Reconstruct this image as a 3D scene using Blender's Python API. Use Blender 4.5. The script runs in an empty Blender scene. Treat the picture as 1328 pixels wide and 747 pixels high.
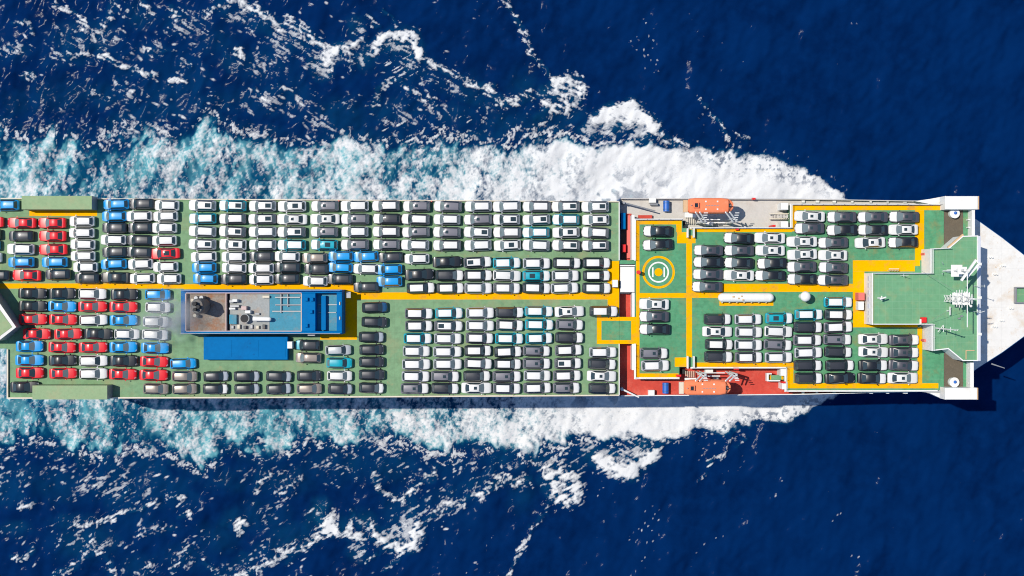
import bpy, bmesh, math, random
import numpy as np
from mathutils import Vector, Matrix

# ------------------------------------------------------------------ camera, sky, sun, exposure
CAM_Z = 208.0                      # drone height above the water
FPX = 1476.0                       # focal length in photo pixels (1328 wide)
S = bpy.context.scene
col = S.collection
cam = bpy.data.cameras.new('camera'); cam.lens = 36.0 * FPX / 1328.0; cam.sensor_width = 36.0
cam.clip_start = 1.0; cam.clip_end = 20000.0
camo = bpy.data.objects.new('camera', cam); camo.location = (0, 0, CAM_Z); col.objects.link(camo)
S.camera = camo
SX, SY = 0.52, -0.168               # horizontal travel of a shadow per metre of height
ELEV = math.atan2(1.0, math.hypot(SX, SY))
sun = bpy.data.lights.new('sun', 'SUN'); sun.energy = 4.1; sun.angle = math.radians(0.53); sun.color = (1.0, 0.93, 0.81)
suno = bpy.data.objects.new('sun', sun); col.objects.link(suno)
suno.rotation_euler = Vector((SX, SY, -1.0)).to_track_quat('-Z', 'Y').to_euler()
suno.location = (-60, 20, 160)
W = bpy.data.worlds.new('World'); S.world = W; W.use_nodes = True
wn = W.node_tree.nodes; wl = W.node_tree.links
sky = wn.new('ShaderNodeTexSky'); sky.sky_type = 'NISHITA'; sky.sun_disc = False; sky.dust_density = 0.1; sky.ozone_density = 3.0
sky.sun_elevation = ELEV
sky.sun_rotation = math.atan2(-SX, -SY)      # clockwise from +Y towards the sun
bg = wn['Background']; bg.inputs['Strength'].default_value = 0.115
wl.new(sky.outputs[0], bg.inputs['Color'])
S.view_settings.view_transform = 'Standard'; S.view_settings.look = 'None'
S.view_settings.gamma = 1.0; S.view_settings.exposure = 0.0; S.view_settings.use_curve_mapping = False
S.render.engine = 'CYCLES'
S.cycles.use_denoising = True; S.cycles.filter_width = 1.05
S.cycles.max_bounces = 6; S.cycles.diffuse_bounces = 2; S.cycles.glossy_bounces = 3
S.cycles.transparent_max_bounces = 8; S.cycles.volume_bounces = 1
S.cycles.caustics_reflective = False; S.cycles.caustics_refractive = False
S.cycles.sample_clamp_indirect = 4.0

Z0 = 28.0          # car decks
ZB = 25.5          # boat deck and side walks
ZR = 32.0          # wheelhouse roof
ZF = 22.0          # forecastle
def U(px, py, z=Z0):
    """Point of the place at height z for a survey coordinate taken from the photograph."""
    k = (CAM_Z - z) / FPX
    return ((px - 664.0) * k, (373.5 - py) * k)

rng = random.Random(7)
# ------------------------------------------------------------------ materials
def mat(name, c, rough=0.6, var=0.0, vs=1.0, metal=0.0, coat=0.0, stain=None, stain_amt=0.3, stain_s=0.35, spec=0.5, seams=None, bump=0.0, streak=None):
    m = bpy.data.materials.new(name); m.use_nodes = True
    nt = m.node_tree; n = nt.nodes; l = nt.links
    b = n['Principled BSDF']
    b.inputs['Roughness'].default_value = rough; b.inputs['Metallic'].default_value = metal
    b.inputs['Coat Weight'].default_value = coat; b.inputs['Coat Roughness'].default_value = 0.04
    b.inputs['Specular IOR Level'].default_value = spec
    base = n.new('ShaderNodeRGB'); base.outputs[0].default_value = (*c, 1)
    out = base.outputs[0]
    tc = n.new('ShaderNodeTexCoord'); coord = tc.outputs['Object']
    def noise(scale, detail=5.0, rgh=0.6, vec=None):
        t = n.new('ShaderNodeTexNoise'); t.inputs['Scale'].default_value = scale
        t.inputs['Detail'].default_value = detail; t.inputs['Roughness'].default_value = rgh
        l.new(vec or coord, t.inputs['Vector']); return t.outputs['Fac']
    def ramp(f, a, bb):
        r = n.new('ShaderNodeMapRange'); r.inputs['From Min'].default_value = a; r.inputs['From Max'].default_value = bb
        r.clamp = True; l.new(f, r.inputs['Value']); return r.outputs[0]
    def mix(fac, a, bcol, mode='MIX', k=1.0):
        x = n.new('ShaderNodeMix'); x.data_type = 'RGBA'; x.blend_type = mode
        if k != 1.0:
            mm = n.new('ShaderNodeMath'); mm.operation = 'MULTIPLY'; l.new(fac, mm.inputs[0]); mm.inputs[1].default_value = k; fac = mm.outputs[0]
        l.new(fac, x.inputs[0]); l.new(a, x.inputs[6])
        if isinstance(bcol, tuple): x.inputs[7].default_value = (*bcol, 1)
        else: l.new(bcol, x.inputs[7])
        return x.outputs[2]
    if var:
        f = noise(vs)
        hi = tuple(min(1, v * (1 + var)) for v in c); lo = tuple(v * (1 - var) for v in c)
        out = mix(ramp(f, 0.3, 0.7), out, hi)
        out = mix(ramp(noise(vs * 4.3, 6), 0.42, 0.72), out, lo, k=0.8)
    if streak:
        mp = n.new('ShaderNodeMapping'); mp.inputs['Scale'].default_value = streak[1]; l.new(coord, mp.inputs[0])
        out = mix(ramp(noise(1.0, 4, 0.6, mp.outputs[0]), 0.5, 0.75), out, streak[0], k=streak[2])
    if stain:
        out = mix(ramp(noise(stain_s, 8, 0.68), 0.51, 0.70), out, stain, k=stain_amt)
        out = mix(ramp(noise(stain_s * 9, 3, 0.5), 0.66, 0.76), out, stain, k=stain_amt)
    if seams:
        br = n.new('ShaderNodeTexBrick'); br.offset = 0.0
        br.inputs['Scale'].default_value = 1.0; br.inputs['Mortar Size'].default_value = seams[2]
        br.inputs['Brick Width'].default_value = seams[0]; br.inputs['Row Height'].default_value = seams[1]
        br.inputs['Mortar Smooth'].default_value = 0.6
        l.new(coord, br.inputs['Vector'])
        out = mix(br.outputs['Fac'], out, seams[3], k=seams[4])
    l.new(out, b.inputs['Base Color'])
    if bump:
        bp = n.new('ShaderNodeBump'); bp.inputs['Strength'].default_value = bump; bp.inputs['Distance'].default_value = 0.05
        l.new(noise(6.0, 6), bp.inputs['Height']); l.new(bp.outputs[0], b.inputs['Normal'])
    return m

M = {}
M['deck_aft'] = mat('aft_deck_paint', (0.18, 0.315, 0.175), 0.75, 0.22, 0.25, stain=(0.31, 0.31, 0.17), stain_amt=0.75, stain_s=0.20,
                    seams=(6.2, 2.35, 0.035, (0.16, 0.22, 0.13), 0.35), bump=0.15, streak=((0.17, 0.29, 0.17), (0.35, 3.0, 1), 0.4), spec=0.18)
M['deck_fwd'] = mat('forward_deck_paint', (0.085, 0.285, 0.150), 0.7, 0.24, 0.3, stain=(0.25, 0.24, 0.10), stain_amt=0.7, stain_s=0.42,
                    seams=(4.2, 2.1, 0.03, (0.07, 0.2, 0.11), 0.3), bump=0.15, streak=((0.17, 0.36, 0.22), (0.3, 2.6, 1), 0.4), spec=0.18)
M['deck_roof'] = mat('wheelhouse_roof_paint', (0.145, 0.34, 0.185), 0.65, 0.12, 0.3, stain=(0.36, 0.33, 0.15), stain_amt=0.35, stain_s=0.6,
                     seams=(1.05, 1.05, 0.035, (0.24, 0.42, 0.27), 0.5), bump=0.12, spec=0.18)
M['deck_cover'] = mat('hatch_cover_paint', (0.27, 0.38, 0.21), 0.75, 0.1, 0.5, stain=(0.38, 0.34, 0.2), stain_amt=0.5, stain_s=0.5, bump=0.1, spec=0.18)
M['yellow'] = mat('yellow_line_paint', (0.90, 0.43, 0.0), 0.7, 0.10, 0.9, stain=(0.46, 0.25, 0.06), stain_amt=0.75, stain_s=0.6, bump=0.1, spec=0.03)
M['white'] = mat('white_ship_paint', (0.80, 0.80, 0.78), 0.5, 0.04, 0.4, stain=(0.62, 0.50, 0.36), stain_amt=0.3, stain_s=0.5, spec=0.18)
M['fo'] = mat('forecastle_paint', (0.74, 0.73, 0.71), 0.6, 0.06, 0.3, stain=(0.60, 0.46, 0.32), stain_amt=0.8, stain_s=0.22,
              seams=(5.0, 3.2, 0.03, (0.55, 0.55, 0.55), 0.4), bump=0.08, spec=0.18)
M['cream'] = mat('cream_rail_paint', (0.66, 0.60, 0.48), 0.6, 0.1, 1.0, stain=(0.5, 0.33, 0.2), stain_amt=0.5)
M['grey_deck'] = mat('pale_grey_deck_paint', (0.56, 0.53, 0.50), 0.7, 0.07, 0.4, stain=(0.45, 0.40, 0.35), stain_amt=0.5, stain_s=0.4, bump=0.1, spec=0.18)
M['red_deck'] = mat('red_deck_paint', (0.55, 0.065, 0.045), 0.65, 0.14, 0.5, stain=(0.62, 0.18, 0.13), stain_amt=0.5, stain_s=0.5, bump=0.1, spec=0.18)
M['brown_deck'] = mat('brown_wing_deck', (0.125, 0.105, 0.078), 0.8, 0.15, 1.0, stain=(0.2, 0.15, 0.1), stain_amt=0.4, bump=0.2, spec=0.18)
M['blue'] = mat('blue_house_paint', (0.0, 0.145, 0.40), 0.45, 0.08, 0.4, stain=(0.006, 0.07, 0.22), stain_amt=0.55, stain_s=0.16, spec=0.03)
M['blue_roof'] = mat('weathered_blue_roof', (0.06, 0.26, 0.37), 0.7, 0.14, 0.8, stain=(0.24, 0.24, 0.22), stain_amt=0.7, stain_s=0.5, bump=0.15, spec=0.18)
M['rust_roof'] = mat('soot_and_rust_roof', (0.27, 0.235, 0.205), 0.8, 0.3, 0.9, stain=(0.30, 0.115, 0.04), stain_amt=0.95, stain_s=0.42, bump=0.3, spec=0.18)
M['mid_roof'] = mat('pale_weathered_roof', (0.33, 0.35, 0.35), 0.8, 0.15, 0.8, stain=(0.38, 0.24, 0.15), stain_amt=0.7, stain_s=0.5, bump=0.2, spec=0.18)
M['black'] = mat('soot_black', (0.015, 0.015, 0.017), 0.7, 0.2, 2.0)  # also the black of the slab standing in for the trench shadow
M['steel'] = mat('grey_steel', (0.30, 0.31, 0.33), 0.45, 0.1, 2.0, metal=0.3)
M['soot'] = mat('sooty_steel', (0.10, 0.105, 0.11), 0.6, 0.3, 1.5, stain=(0.3, 0.16, 0.08), stain_amt=0.6, stain_s=0.8)
M['pink_trim'] = mat('faded_pink_trim', (0.55, 0.40, 0.38), 0.6, 0.1, 2.0)
M['hull'] = mat('blue_hull_paint', (0.03, 0.12, 0.30), 0.5, 0.1, 0.2)
M['orange'] = mat('lifeboat_orange', (0.90, 0.24, 0.11), 0.5, 0.05, 2.0, stain=(0.9, 0.36, 0.22), stain_amt=0.4, stain_s=1.0, spec=0.18)
M['beige'] = mat('beige_canvas', (0.62, 0.42, 0.24), 0.8, 0.1, 2.0)
M['red'] = mat('red_enamel', (0.75, 0.02, 0.02), 0.4)
M['salmon'] = mat('faded_red_box', (0.72, 0.17, 0.15), 0.5, 0.06, 1.0, spec=0.18)
M['drum_blue'] = mat('blue_drum', (0.02, 0.13, 0.50), 0.4)
M['glass_dark'] = mat('dark_window', (0.02, 0.03, 0.04), 0.08)
M['mauve_front'] = mat('bridge_front_paint', (0.60, 0.62, 0.70), 0.5)

# car materials
def paint(name, c, metal=0.0, rough=0.35):
    return mat('paint_' + name, c, rough, 0.03, 3.0, metal=metal, coat=0.7)
P = dict(white=paint('white', (0.72, 0.715, 0.695)), black=paint('black', (0.012, 0.014, 0.018)), darkgrey=paint('dark_grey', (0.045, 0.048, 0.056), 0.3),
         grey=paint('grey', (0.20, 0.195, 0.22), 0.2), silver=paint('silver', (0.46, 0.48, 0.51), 0.15), taupe=paint('taupe', (0.27, 0.23, 0.20), 0.2),
         red=paint('red', (0.74, 0.006, 0.014)), blue=paint('blue', (0.0, 0.30, 0.70), 0.0), cyan=paint('turquoise', (0.0, 0.36, 0.46), 0.0),
         lightgrey=paint('light_grey', (0.45, 0.48, 0.50), 0.1), slate=paint('slate', (0.085, 0.083, 0.10), 0.2), navy=paint('navy', (0.02, 0.10, 0.22), 0.3))
M['glass'] = mat('car_glass', (0.030, 0.050, 0.058), 0.06, spec=0.9)
M['glass_pale'] = mat('car_glass_pale', (0.14, 0.18, 0.19), 0.10, spec=0.9)  # sky glare on the glass is lightened into the base colour
M['film'] = mat('protective_white_film', (0.745, 0.74, 0.725), 0.4, 0.03, 4.0)
M['filmgrey'] = mat('protective_grey_film', (0.36, 0.40, 0.45), 0.45, 0.04, 4.0)
M['tyre'] = mat('tyre_rubber', (0.02, 0.02, 0.02), 0.8)
M['lamp'] = mat('headlight_glass', (0.55, 0.58, 0.60), 0.12)

# ------------------------------------------------------------------ mesh helpers
def sharpen(me, ang=0.6):
    bm = bmesh.new(); bm.from_mesh(me)
    bmesh.ops.recalc_face_normals(bm, faces=bm.faces)
    for f in bm.faces: f.smooth = True
    for e in bm.edges:
        if len(e.link_faces) == 2 and e.calc_face_angle(0) > ang: e.smooth = False
    bm.to_mesh(me); bm.free()
def mesh(name, v, f, smooth=True):
    me = bpy.data.meshes.new(name); me.from_pydata([tuple(p) for p in v], [], f); me.update()
    if smooth: sharpen(me)
    return me
def link(name, me, m=None, parent=None, loc=None, rz=0.0):
    o = bpy.data.objects.new(name, me); col.objects.link(o)
    if m is not None and me is not None:
        if not me.materials: me.materials.append(m)
        elif me.materials[0] != m:
            o.material_slots[0].link = 'OBJECT'; o.material_slots[0].material = m
    if parent: o.parent = parent
    if loc: o.location = loc
    if rz: o.rotation_euler[2] = rz
    return o
def tag(o, label=None, cat=None, group=None, kind=None):
    if label: o['label'] = label
    if cat: o['category'] = cat
    if group: o['group'] = group
    if kind: o['kind'] = kind
    return o
class MB:
    def __init__(s): s.v = []; s.f = []
    def add(s, v, f):
        k = len(s.v); s.v += [tuple(p) for p in v]; s.f += [[i + k for i in q] for q in f]; return s
    def box(s, x0, y0, z0, x1, y1, z1, bev=0.0):
        x0, x1 = min(x0, x1), max(x0, x1); y0, y1 = min(y0, y1), max(y0, y1)
        if bev:
            b = min(bev, (x1 - x0) * .3, (y1 - y0) * .3, (z1 - z0) * .4)
            ring = lambda i, z: [(x0 + i, y0 + i, z), (x1 - i, y0 + i, z), (x1 - i, y1 - i, z), (x0 + i, y1 - i, z)]
            v = ring(0, z0) + ring(0, z1 - b) + ring(b, z1)
            f = [[3, 2, 1, 0], [8, 9, 10, 11]]
            for r in (0, 4):
                for i in range(4):
                    j = (i + 1) % 4; f.append([r + i, r + j, r + 4 + j, r + 4 + i])
            return s.add(v, f)
        v = [(x0, y0, z0), (x1, y0, z0), (x1, y1, z0), (x0, y1, z0), (x0, y0, z1), (x1, y0, z1), (x1, y1, z1), (x0, y1, z1)]
        return s.add(v, [[3, 2, 1, 0], [4, 5, 6, 7], [0, 1, 5, 4], [1, 2, 6, 5], [2, 3, 7, 6], [3, 0, 4, 7]])
    def prism(s, pts, z0, z1):
        n = len(pts)
        a = sum(pts[i][0] * pts[(i + 1) % n][1] - pts[(i + 1) % n][0] * pts[i][1] for i in range(n))
        if a < 0: pts = pts[::-1]
        v = [(x, y, z0) for x, y in pts] + [(x, y, z1) for x, y in pts]
        f = [list(range(n))[::-1], list(range(n, 2 * n))] + [[i, (i + 1) % n, n + (i + 1) % n, n + i] for i in range(n)]
        return s.add(v, f)
    def tube(s, a, b, r0, r1=None, n=10, cap=True):
        r1 = r0 if r1 is None else r1
        a = Vector(a); b = Vector(b); d = (b - a).normalized()
        u = d.orthogonal().normalized(); w = d.cross(u)
        v = []
        for p, r in ((a, r0), (b, r1)):
            for i in range(n):
                t = 2 * math.pi * i / n; v.append(p + u * (r * math.cos(t)) + w * (r * math.sin(t)))
        f = [[i, (i + 1) % n, n + (i + 1) % n, n + i] for i in range(n)]
        if cap: f += [list(range(n))[::-1], list(range(n, 2 * n))]
        return s.add(v, f)
    def ring(s, cx, cy, z, r0, r1, n=64, h=0.0):
        v = []; f = []
        for i in range(n):
            t = 2 * math.pi * i / n; c, q = math.cos(t), math.sin(t)
            v += [(cx + r0 * c, cy + r0 * q, z), (cx + r1 * c, cy + r1 * q, z)]
        for i in range(n):
            j = (i + 1) % n; f.append([2 * i, 2 * i + 1, 2 * j + 1, 2 * j])
        return s.add(v, f)
    def dome(s, cx, cy, z, r, n=16, m=8, lo=-0.5):
        v = []; f = []
        for j in range(m + 1):
            ph = math.pi * (lo + (0.5 - lo) * j / m)
            for i in range(n):
                t = 2 * math.pi * i / n; v.append((cx + r * math.cos(ph) * math.cos(t), cy + r * math.cos(ph) * math.sin(t), z + r * math.sin(ph)))
        for j in range(m):
            for i in range(n):
                f.append([j * n + i, j * n + (i + 1) % n, (j + 1) * n + (i + 1) % n, (j + 1) * n + i])
        return s.add(v, f)
    def build(s, name, m, parent=None, smooth=True):
        return link(name, mesh(name, s.v, s.f, smooth), m, parent)
def pbox(mb, px0, py0, px1, py1, z0, z1, bev=0.0, at=None):
    a = U(px0, py0, z1 if at is None else at); b = U(px1, py1, z1 if at is None else at)
    return mb.box(a[0], b[1], z0, b[0], a[1], z1, bev)
def sheet(px0, py0, px1, py1, z):
    a = U(px0, py0, z); b = U(px1, py1, z); m = MB()
    return m.add([(a[0], b[1], z), (b[0], b[1], z), (b[0], a[1], z), (a[0], a[1], z)], [[0, 1, 2, 3]])
def PB(name, m, parent, px0, py0, px1, py1, z0, z1, bev=0.03, at=None):
    return pbox(MB(), px0, py0, px1, py1, z0, z1, bev, at).build(name, m, parent)

# ------------------------------------------------------------------ the sea
def hash2(ix, iy, seed):
    h = (ix.astype(np.int64) * 374761393 + iy.astype(np.int64) * 668265263 + seed * 1442695041) & 0xffffffff
    h = ((h ^ (h >> 13)) * 1274126177) & 0xffffffff
    return ((h ^ (h >> 16)) & 0xffff).astype(np.float32) / 65535.0
def vnoise(x, y, seed):
    ix = np.floor(x); iy = np.floor(y); fx = (x - ix).astype(np.float32); fy = (y - iy).astype(np.float32)
    fx = fx * fx * fx * (fx * (fx * 6 - 15) + 10); fy = fy * fy * fy * (fy * (fy * 6 - 15) + 10)
    a = hash2(ix, iy, seed); b = hash2(ix + 1, iy, seed); c = hash2(ix, iy + 1, seed); d = hash2(ix + 1, iy + 1, seed)
    return a + (b - a) * fx + (c - a) * fy + (a - b - c + d) * fx * fy
def fbm(x, y, seed, octs=4, gain=0.5):
    s = 0; a = 1.0; t = 0
    for o in range(octs):
        s = s + a * vnoise(x, y, seed + o * 17); t += a; a *= gain
        x, y = x * 1.87 + y * 0.71, y * 1.87 - x * 0.71
    return s / t
def sstep(a, b, v):
    t = np.clip((v - a) / (b - a), 0, 1); return t * t * (3 - 2 * t)

def sea_fields(px, pyr, xs, ys, k0):
    nx, ny = len(xs), len(ys)
    low = pyr > 376
    py = np.where(low, 752 - pyr, pyr)          # the two wakes mirror each other about the keel
    sd = np.where(low, 5000.0, 0.0)             # ... with their own small-scale noise
    N = lambda sx, sy, seed, o=4, g=.55, a=0.0: fbm((px * math.cos(a) + py * math.sin(a)) / sx + sd, (-px * math.sin(a) + py * math.cos(a)) / sy, seed, o, g)
    wx = px + 20 * (N(34, 34, 3, 3) - .5); wy = py + 20 * (N(34, 34, 9, 3) - .5)
    F = lambda sx, sy, seed, o=4, g=.55: fbm(wx / sx + sd, wy / sy, seed, o, g)
    big = F(60, 60, 21); mid = F(17, 17, 31, 4, .6)
    fine = N(4.4, 4.4, 41, 3, .7)
    grain = N(2.3, 2.3, 47, 2, .7)
    lace = 1 - np.abs(2 * F(16, 16, 51, 3, .55) - 1); lace = np.clip((lace - .55) / .45, 0, 1)
    lace2 = 1 - np.abs(2 * F(7, 7, 57, 2, .5) - 1); lace2 = np.clip((lace2 - .5) / .5, 0, 1)
    lobes = F(30, 40, 63, 4, .55)
    plume = fbm((wx + .45 * wy) / 13 + sd, wy / 44, 61, 4, .6)
    diag = N(3.4, 22, 71, 3, .6, a=1.05)
    stk = N(13, 2.7, 73, 3, .55, a=.5); stk2 = N(5, 15, 75, 3, .65, a=-.35)
    # ---- main band along the hull
    bx = [-60, 0, 60, 120, 180, 230, 262, 300, 340, 400, 450, 500, 560, 620, 680, 740, 800, 850, 890, 930, 960, 1000, 1040, 1065, 1085, 1103, 1130]
    by = [182, 180, 186, 184, 178, 178, 162, 184, 184, 190, 184, 200, 184, 192, 186, 188, 192, 188, 192, 197, 199, 205, 217, 229, 240, 256, 300]
    yt = np.interp(px, bx, by) - np.where(low, np.interp(px, [0, 900, 1080], [7, 6, 0]), 0)
    soft = np.interp(px, [300, 700, 900, 1000], [1, .8, .5, .35])
    depth = py - yt + (52 * (lobes - .5) + 26 * (plume - .5)) * soft + 12 * (mid - .5) + 7 * (fine - .5)
    cut = sstep(1126, 1108, px)
    band = sstep(-.25, 1, depth / np.interp(px, [500, 900], [16, 6])) * cut
    edge = sstep(-1.2, 1, depth / np.interp(px, [500, 900], [8, 3])) * cut
    white = np.interp(px, [-50, 200, 420, 560, 680, 780, 880], [.24, .27, .31, .38, .58, .82, 1.0])
    # misty veil of foam, denser in plumes, thinner towards the hull
    veil = sstep(.34, .80, .50 * plume + .30 * lobes + .20 * mid + (white - .3) * .72)
    gran = sstep(.50, .74, .40 * fine + .24 * grain + .36 * mid + (white - .3) * .40 + .10 * lace)
    near = sstep(222, 246, py) * np.interp(px, [-50, 500, 760, 860, 900], [1, 1, .8, .3, 0])
    tear = sstep(.50, .62, .6 * mid + .4 * fine) 
    T = .16 * plume + .20 * stk2 + .16 * mid + .28 * fine + .20 * grain
    f_band = band * sstep(.38, .72, T + (white - .34) * .42 + (lobes - .5) * .22 + .05 * near)
    f_band = np.maximum(f_band, band * sstep(.58, .74, .5 * fine + .5 * grain) * .75 * (.4 + .6 * near))
    solid = np.interp(px, [640, 780, 880], [0, .75, 1.0]) * sstep(.1, 1, depth / np.interp(px, [600, 900], [16, 6])) * cut
    f_band = np.maximum(f_band, solid * (1 - .85 * sstep(.56, .68, .5 * fine + .5 * mid) * np.interp(px, [700, 900, 1000], [1, .6, .5])) * np.clip(.62 + .70 * (.5 * stk2 + .25 * fine + .25 * mid), 0, 1))
    speck = sstep(.50, .60, .6 * fine + .4 * mid) * sstep(34, 12, depth) * np.interp(px, [860, 930, 1050, 1090], [0, .9, .9, .2])
    f_band *= 1 - .8 * speck
    holes = sstep(.58, .66, mid) * np.interp(px, [600, 760, 880, 940], [0, .8, .35, 0]) * sstep(205, 240, py)
    f_band *= 1 - .8 * holes
    # torn fringe outside the band
    fr = sstep(-34, -2, depth) * (1 - edge) * cut * np.interp(px, [780, 900, 1100], [1, .55, .45])
    fringe = fr * sstep(.52, .70, .45 * fine + .30 * grain + .16 * lace + .30 * (fr - .5))
    # ---- crests and lace patches of the diverging waves
    px2 = px + 12 * (N(12, 12, 81, 3) - .5); py2 = py + 12 * (N(12, 12, 91, 3) - .5)
    def seg(pts, w):
        d = np.full(px.shape, 1e9)
        for (x0, y0), (x1, y1) in zip(pts[:-1], pts[1:]):
            dx, dy = x1 - x0, y1 - y0; L = dx * dx + dy * dy
            t = np.clip(((px2 - x0) * dx + (py2 - y0) * dy) / L, 0, 1)
            d = np.minimum(d, (px2 - x0 - t * dx) ** 2 + (py2 - y0 - t * dy) ** 2)
        return np.exp(-d / (w * w))
    def ell(cx, cy, rx, ry): return np.exp(-(((px2 - cx) / rx) ** 2 + ((py2 - cy) / ry) ** 2) ** 1.2)
    D = np.zeros_like(px); LA = np.zeros_like(px); RI = np.zeros_like(px)
    for pts, w, a in [
        ([(776, 158), (788, 146), (806, 142), (821, 137), (829, 147), (847, 165)], 7, 1.25), ([(786, 150), (824, 143)], 8, 1.2), ([(800, 152), (836, 158)], 8, .8), ([(802, 142), (828, 150)], 9, 1.2),
        ([(847, 166), (868, 184), (890, 192)], 8, .62),
        ([(720, 110), (738, 102), (748, 114), (745, 130), (728, 138), (712, 140)], 10, .88), ([(722, 122), (740, 122)], 11, .8), ([(715, 104), (704, 84), (690, 66), (672, 30), (655, 0)], 4.5, .46),
        ([(484, 68), (492, 54), (507, 44), (524, 42), (537, 46), (542, 62), (545, 74)], 6, 1.0), ([(504, 46), (536, 48)], 7, 1.0), ([(540, 48), (546, 72)], 8, .6),
        ([(544, 72), (560, 84), (585, 97), (612, 108), (634, 119), (650, 132)], 7, .66), ([(570, 84), (600, 100), (640, 116)], 5, .5),
        ([(650, 132), (668, 130), (684, 128)], 10, .6), ([(466, 56), (448, 62), (436, 66)], 6, .85), ([(438, 64), (424, 70), (428, 80)], 9, 1.15), ([(420, 76), (408, 92)], 5, .5),
        ([(296, -6), (330, 14), (352, 26), (375, 36), (400, 44), (416, 60)], 7, .70), ([(340, 28), (372, 44), (396, 52)], 5, .5), ([(372, 22), (388, 38), (412, 62)], 5, .5),
        ([(455, 70), (458, 84)], 6, .6), ([(475, 22), (490, 36)], 4, .62), ([(498, 14), (520, 36)], 3.5, .55),
        ([(484, 138), (492, 118), (505, 106), (520, 102)], 6, .55), ([(520, 100), (545, 128), (562, 138)], 6, .52), ([(558, 128), (566, 146)], 7, .55),
        ([(128, 74), (150, 80), (165, 88), (186, 94), (204, 98)], 5, .68), ([(72, 6), (95, 16), (112, 30), (118, 44)], 5, .55), ([(150, -4), (143, 20), (128, 40), (112, 62)], 8, .50),
        ([(92, 70), (112, 72)], 5, .7), ([(224, 12), (236, 28), (246, 36)], 5, .55), ([(180, 0), (192, 12), (194, 22)], 6, .52), ([(266, 20), (288, 6), (304, 0)], 5, .52),
        ([(222, 105), (238, 108)], 4.5, .8), ([(308, 64), (314, 74)], 6, .8), ([(18, 30), (34, 30), (42, 42)], 4, .62), ([(30, 98), (46, 98)], 5, .7),
        ([(150, 103), (162, 110), (168, 118)], 5, .6), ([(118, 125), (130, 118)], 4, .5), ([(234, 80), (246, 84)], 5, .55), ([(186, 60), (200, 66), (222, 66)], 6, .5),
        ([(920, 150), (940, 165)], 3, .62), ([(940, 168), (948, 190)], 3, .46), ([(955, 172), (968, 182)], 3, .5), ([(905, 130), (918, 140)], 3, .46),
        ([(330, 118), (352, 136)], 5, .6), ([(360, 112), (392, 132)], 5, .5)]:
        D = np.maximum(D, a * seg(pts, w * 1.15))
        if a > .6 and w > 5: LA = np.maximum(LA, .95 * a * seg([(x - 12, y + 11) for x, y in pts], 17)); LA = np.maximum(LA, 1.0 * a * seg(pts, 12))
    for cx, cy, rx, ry, a in [(732, 120, 28, 24, .8), (676, 118, 30, 40, .62), (700, 165, 70, 26, .72), (462, 36, 17, 18, .85), (525, 85, 44, 46, .62), (585, 150, 50, 26, .62),
                              (610, 104, 30, 20, .5), (112, 50, 60, 34, .78), (95, 74, 46, 16, .7), (20, 66, 28, 16, .72), (200, 66, 44, 16, .62), (140, 122, 70, 26, .66),
                              (280, 55, 44, 30, .6), (340, 84, 50, 34, .62), (360, 130, 70, 30, .66), (440, 150, 70, 34, .66), (240, 30, 46, 26, .62), (370, 60, 44, 24, .64),
                              (180, 20, 34, 24, .64), (660, 160, 60, 24, .7), (770, 176, 50, 16, .7), (80, 124, 70, 34, .62), (30, 134, 44, 26, .6), (515, 150, 56, 36, .66),
                              (305, 130, 56, 24, .6), (620, 176, 70, 14, .75), (740, 150, 36, 18, .65), (480, 180, 110, 18, .7), (330, 176, 80, 18, .62), (160, 166, 100, 14, .55)]:
        LA = np.maximum(LA, a * ell(cx, cy, rx, ry))
    for cx, cy, rx, ry, a in [(808, 168, 38, 24, .85), (518, 78, 36, 36, .62), (720, 165, 36, 26, .6), (520, 172, 44, 34, .6), (590, 160, 44, 24, .5), (850, 180, 40, 12, .55)]:
        RI = np.maximum(RI, a * ell(cx, cy, rx, ry))
    crest = sstep(.28, 1.10, D * (.66 + .62 * mid) + (fine - .5) * .70 + (stk - .5) * 1.05 + (grain - .5) * .4 + (lace2 - .5) * .4) * sstep(.04, .3, D)
    lc = sstep(.42, .84, LA * .50 + .30 * lace * (.4 + 1.0 * fine) + .16 * lace2 + (stk - .5) * .85 + (fine - .5) * .30 + (grain - .5) * .22 + (big - .5) * .62 - .155) * sstep(.05, .4, LA)
    rill = sstep(.50, .74, RI * .62 + (diag - .5) * 1.2 + (fine - .5) * .35) * sstep(.08, .4, RI)
    # ---- loose flecks: small whitecaps, and sun glints painted into the foam
    fl = np.zeros_like(px); r = np.random.RandomState(5)
    def stamp(cx, cy, L, w, ang, a):
        ix = np.searchsorted(xs, (cx - 664) * k0); iy = np.searchsorted(ys, (373.5 - cy) * k0)
        q = int(2 * L / 1.3 + 5); i0, i1 = max(ix - q, 0), min(ix + q, nx); j0, j1 = max(iy - q, 0), min(iy + q, ny)
        if i1 <= i0 or j1 <= j0: return
        ax = px[j0:j1, i0:i1] - cx; ay = pyr[j0:j1, i0:i1] - cy
        c, s_ = math.cos(ang), math.sin(ang); u = ax * c + ay * s_; v = -ax * s_ + ay * c
        g = a * np.exp(-(np.abs(u) / L) ** 2.2 * 1.6 - (v / w) ** 2)
        fl[j0:j1, i0:i1] = np.maximum(fl[j0:j1, i0:i1], g)
    def both(cx, cy, L, w, ang, a):
        stamp(cx, cy, L, w, ang, a); stamp(cx + r.uniform(-3, 3), 752 - cy + r.uniform(-2, 2), L, w, -ang, a)
    for i in range(260):                      # short dashes riding the ripples beside the aft wake
        cx = -40 + 470 * r.rand() ** 1.25; cy = 182 - abs(r.normal(0, 36)) - 4
        both(cx, cy, 1.4 + 5 * r.rand() ** 2.2, r.uniform(.9, 1.7), r.normal(.45, .22), .2 + .7 * r.rand() ** 1.6)
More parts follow.
